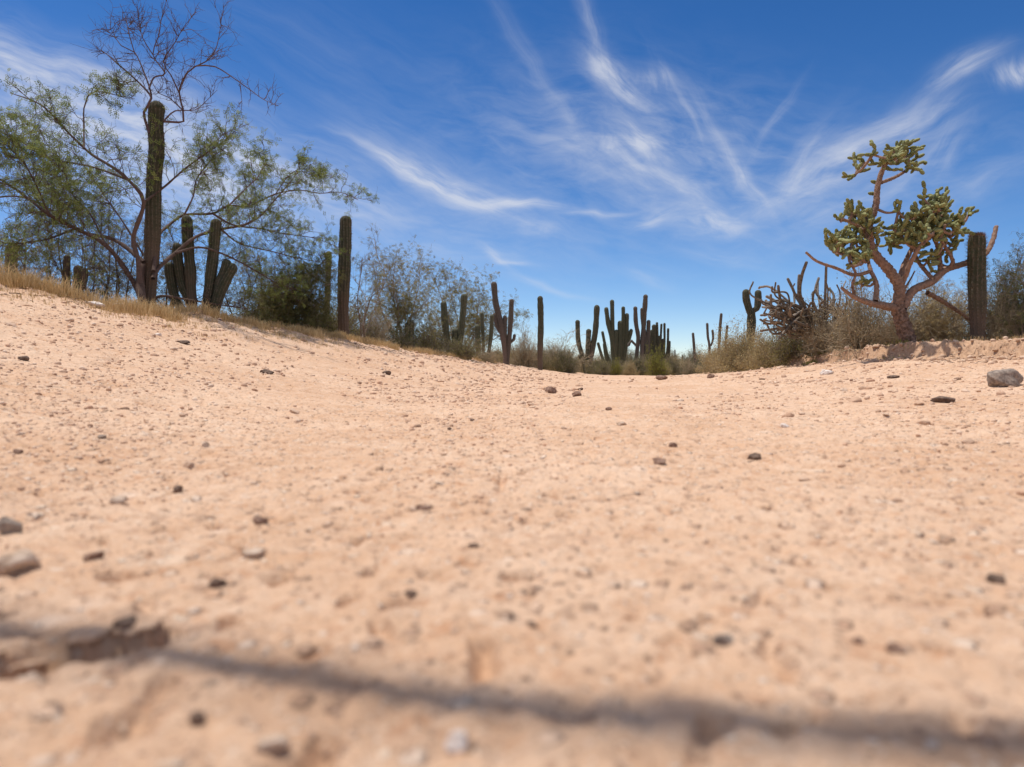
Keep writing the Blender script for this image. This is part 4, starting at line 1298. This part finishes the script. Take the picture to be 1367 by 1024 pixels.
for _ in range(3600):                     # lip of the left bank, thick at the left end
    u = r6.random() ** 1.7
    y = 7.0 + u * 17 + r6.uniform(-.3, .3)
    L = float(np.interp(y, LT[0], LT[1]))
    x = L - abs(r6.gauss(-.05, .5)) + .25 + .35 * gn(np.array([y / .7]), np.array([.3]), 78)[0]
    dens = gn(np.array([x / .6]), np.array([y / .6]), 77)[0] * 1.3
    if dens + r6.uniform(-.3, .5) < 0: continue
    hgt = (.27 if y < 9.2 else .20 if y < 10.5 else .14) * r6.uniform(.5, 1.25)
    tuft(x, y, hgt, 16, .05)
for _ in range(420):                      # top of the right bank
    y = 8.2 + 16 * r6.random() ** 1.3
    x = float(np.interp(y, RT[0], RT[1])) + .25 + abs(r6.gauss(0, .5))
    tuft(x, y, .08 * r6.uniform(.5, 1.3), 10, .03)
for _ in range(520):                      # sparse straws low on the left slope
    y = r6.uniform(7, 13); L = float(np.interp(y, LT[0], LT[1]))
    tuft(L + abs(r6.gauss(.2, .5)), y, r6.uniform(.03, .09), 7, .03)
tag(gb_.build('dry_grass', M['straw'], smooth=False), 'dry straw coloured grass along the lips of both banks', 'grass', kind='stuff')
gb_ = MB()
for _ in range(70):
    p = P(r6.uniform(1075, 1125), 470, r6.uniform(12.6, 13.4)); tuft(p.x, p.y, .10, 14, .04)
for _ in range(40):
    p = P(r6.uniform(1180, 1345), 460, r6.uniform(9.5, 10.2)); tuft(p.x, p.y, .06, 10, .05)
tag(gb_.build('green_grass', M['yellow_leaf'], smooth=False), 'thin yellow green grass on top of the right bank', 'grass', kind='stuff')

# ------------------------------------------------------------------ leaf litter and clods at the cut bank
cl = MB()
for _ in range(1100):
    y = 7.8 + 14 * r6.random() ** 1.2
    x = float(np.interp(y, RT[0], RT[1])) + r6.gauss(-.12, .22)
    s_ = abs(r6.gauss(.012, .012)) + .006
    v = vars2[r6.randint(0, 9)] * s_; cl.add(v + np.array([x, y, ground(x, y) + s_ * .2]), None, I2[1])


def clodcol(n):
    at = attr(n); return n.mix(at[2], (.44, .275, .175), (.64, .46, .33))


M['clod'] = mat('bank_clods', clodcol, .95, .1)
tag(cl.build('soil_crumbs', M['clod']), 'crumbled earth clods along the eroded right bank', 'soil', kind='stuff')

lt = MB()
for _ in range(520):
    if r6.random() < .62:
        y = 7.2 + 14 * r6.random() ** 1.4; x = float(np.interp(y, LT[0], LT[1])) + abs(r6.gauss(.1, .55)) - .1
    elif r6.random() < .6:
        y = 7.8 + 9 * r6.random(); x = float(np.interp(y, RT[0], RT[1])) + r6.gauss(-.15, .4)
    else:
        y = 9 + 16 * r6.random(); x = float(np.interp(y, LT[0], LT[1])) + abs(r6.gauss(0, .3))
    a = r6.uniform(0, 6.28); l = r6.uniform(.03, .16); z = ground(x, y) + .008
    pts = [Vector((x, y, z)), Vector((x + math.cos(a) * l * .5 + r6.gauss(0, .01), y + math.sin(a) * l * .5, z + r6.uniform(0, .02))), Vector((x + math.cos(a) * l, y + math.sin(a) * l, 0))]
    pts[2].z = ground(pts[2].x, pts[2].y) + r6.uniform(.004, .03)
    lt.tube(pts, [.0035, .003, .0015], 4)
    for _ in range(3):                        # curled dead leaves and bark flakes beside the stick
        px_, py_ = x + r6.gauss(0, .12), y + r6.gauss(0, .12); pz = ground(px_, py_) + .006; q_ = r6.uniform(.006, .018); b_ = r6.uniform(0, 6.28)
        c_, s_ = math.cos(b_) * q_, math.sin(b_) * q_
        lt.add([(px_ - c_, py_ - s_, pz), (px_ + s_ * .5, py_ - c_ * .5, pz + q_ * .4), (px_ + c_, py_ + s_, pz + q_ * .3), (px_ - s_ * .5, py_ + c_ * .5, pz + q_ * .2)], [[0, 1, 2, 3]])
tag(lt.build('leaf_litter', M['bark']), 'dry sticks and dead leaf litter scattered along the banks', 'litter', kind='stuff')

# ------------------------------------------------------------------ dead snag out of view whose limb throws the shadow streak over the foreground
HB = 4.6; ZN = float(np.mean([ground(-.4, .7), ground(0, .55), ground(.3, .5)]))
k_ = HB / math.tan(R(SUN_EL))
off = Vector((math.sin(R(SUN_AZ)) * k_, math.cos(R(SUN_AZ)) * k_, 0))


def sh(px, py):
    d = P(px, py, 1.0) - Vector((0, 0, CAMH)); t = (CAMH - ZN) / -d.z
    return Vector((d.x * t, d.y * t, HB)) + off


line = [sh(-150, 812), sh(0, 842), sh(250, 878), sh(500, 918), sh(750, 948), sh(1000, 968), sh(1367, 992), sh(1700, 1010)]
d_ = (line[0] - line[2]).normalized()
b0 = line[0] + d_ * 3.0
tb = Vector((b0.x - .25, b0.y, 0)); tb.z = ground(tb.x, tb.y) - .1
snag = empty('dead_tree', (tb.x, tb.y, tb.z + .1), 'bare dead tree whose long limb throws the shadow streak across the foreground', 'tree')
tr_ = MB()
tp = resample([tb, tb + Vector((.05, 0, .8)), tb.lerp(b0, .45) + Vector((.12, .08, 0)), tb.lerp(b0, .8) + Vector((-.08, .05, .1)), b0 + Vector((.1, 0, .12)), line[0] + d_ * 1.4, line[0] + d_ * .5] + line[:-1] + [line[-1]], .08)
n_ = len(tp)
tr_.tube(tp, np.interp(np.linspace(0, 1, n_), [0, .3, .6, 1], [.13, .065, .026, .023]), 10)
for q_, (dy_, r_) in enumerate(((.032, .006), (-.034, .005))):      # thin side shoots running along the limb
    seg_ = [p + Vector((0, dy_ * 1.35 * min(1, i_ / 12) + .012 * math.sin(i_ * .55 + q_ * 2), .03 * math.sin(i_ * .4 + q_))) for i_, p in enumerate(tp[int(n_ * .42):])]
    tr_.tube(seg_, np.linspace(r_, r_ * .7, len(seg_)), 6)
tr_.build('trunk', M['deadbark'], snag, origin=(tb.x, tb.y, tb.z + .1))

# ------------------------------------------------------------------ little bird in the air
bp = P(492, 346, 15)
bd = empty('bird', bp, 'tiny dark bird in flight just right of the upright column cactus', 'bird')
b = MB()
b.tube([Vector((-.045, 0, .0)), Vector((-.02, 0, .004)), Vector((.01, 0, .002)), Vector((.035, 0, -.004)), Vector((.05, 0, -.006))], [.004, .014, .016, .011, .003], 8)
b.build('body', M['dark_stone'], bd)
for sg in (-1, 1):
    b = MB()
    b.add([(-.015, 0, .008), (.018, 0, .008), (.022, .05 * sg, .032), (-.004, .075 * sg, .040), (-.018, .05 * sg, .030), (0, .03 * sg, .022)],
          None, [[0, 1, 5], [1, 2, 5], [2, 3, 5], [3, 4, 5], [4, 0, 5]])
    b.build('wing', M['dark_stone'], bd)
bd.rotation_euler = (0, 0, R(70))
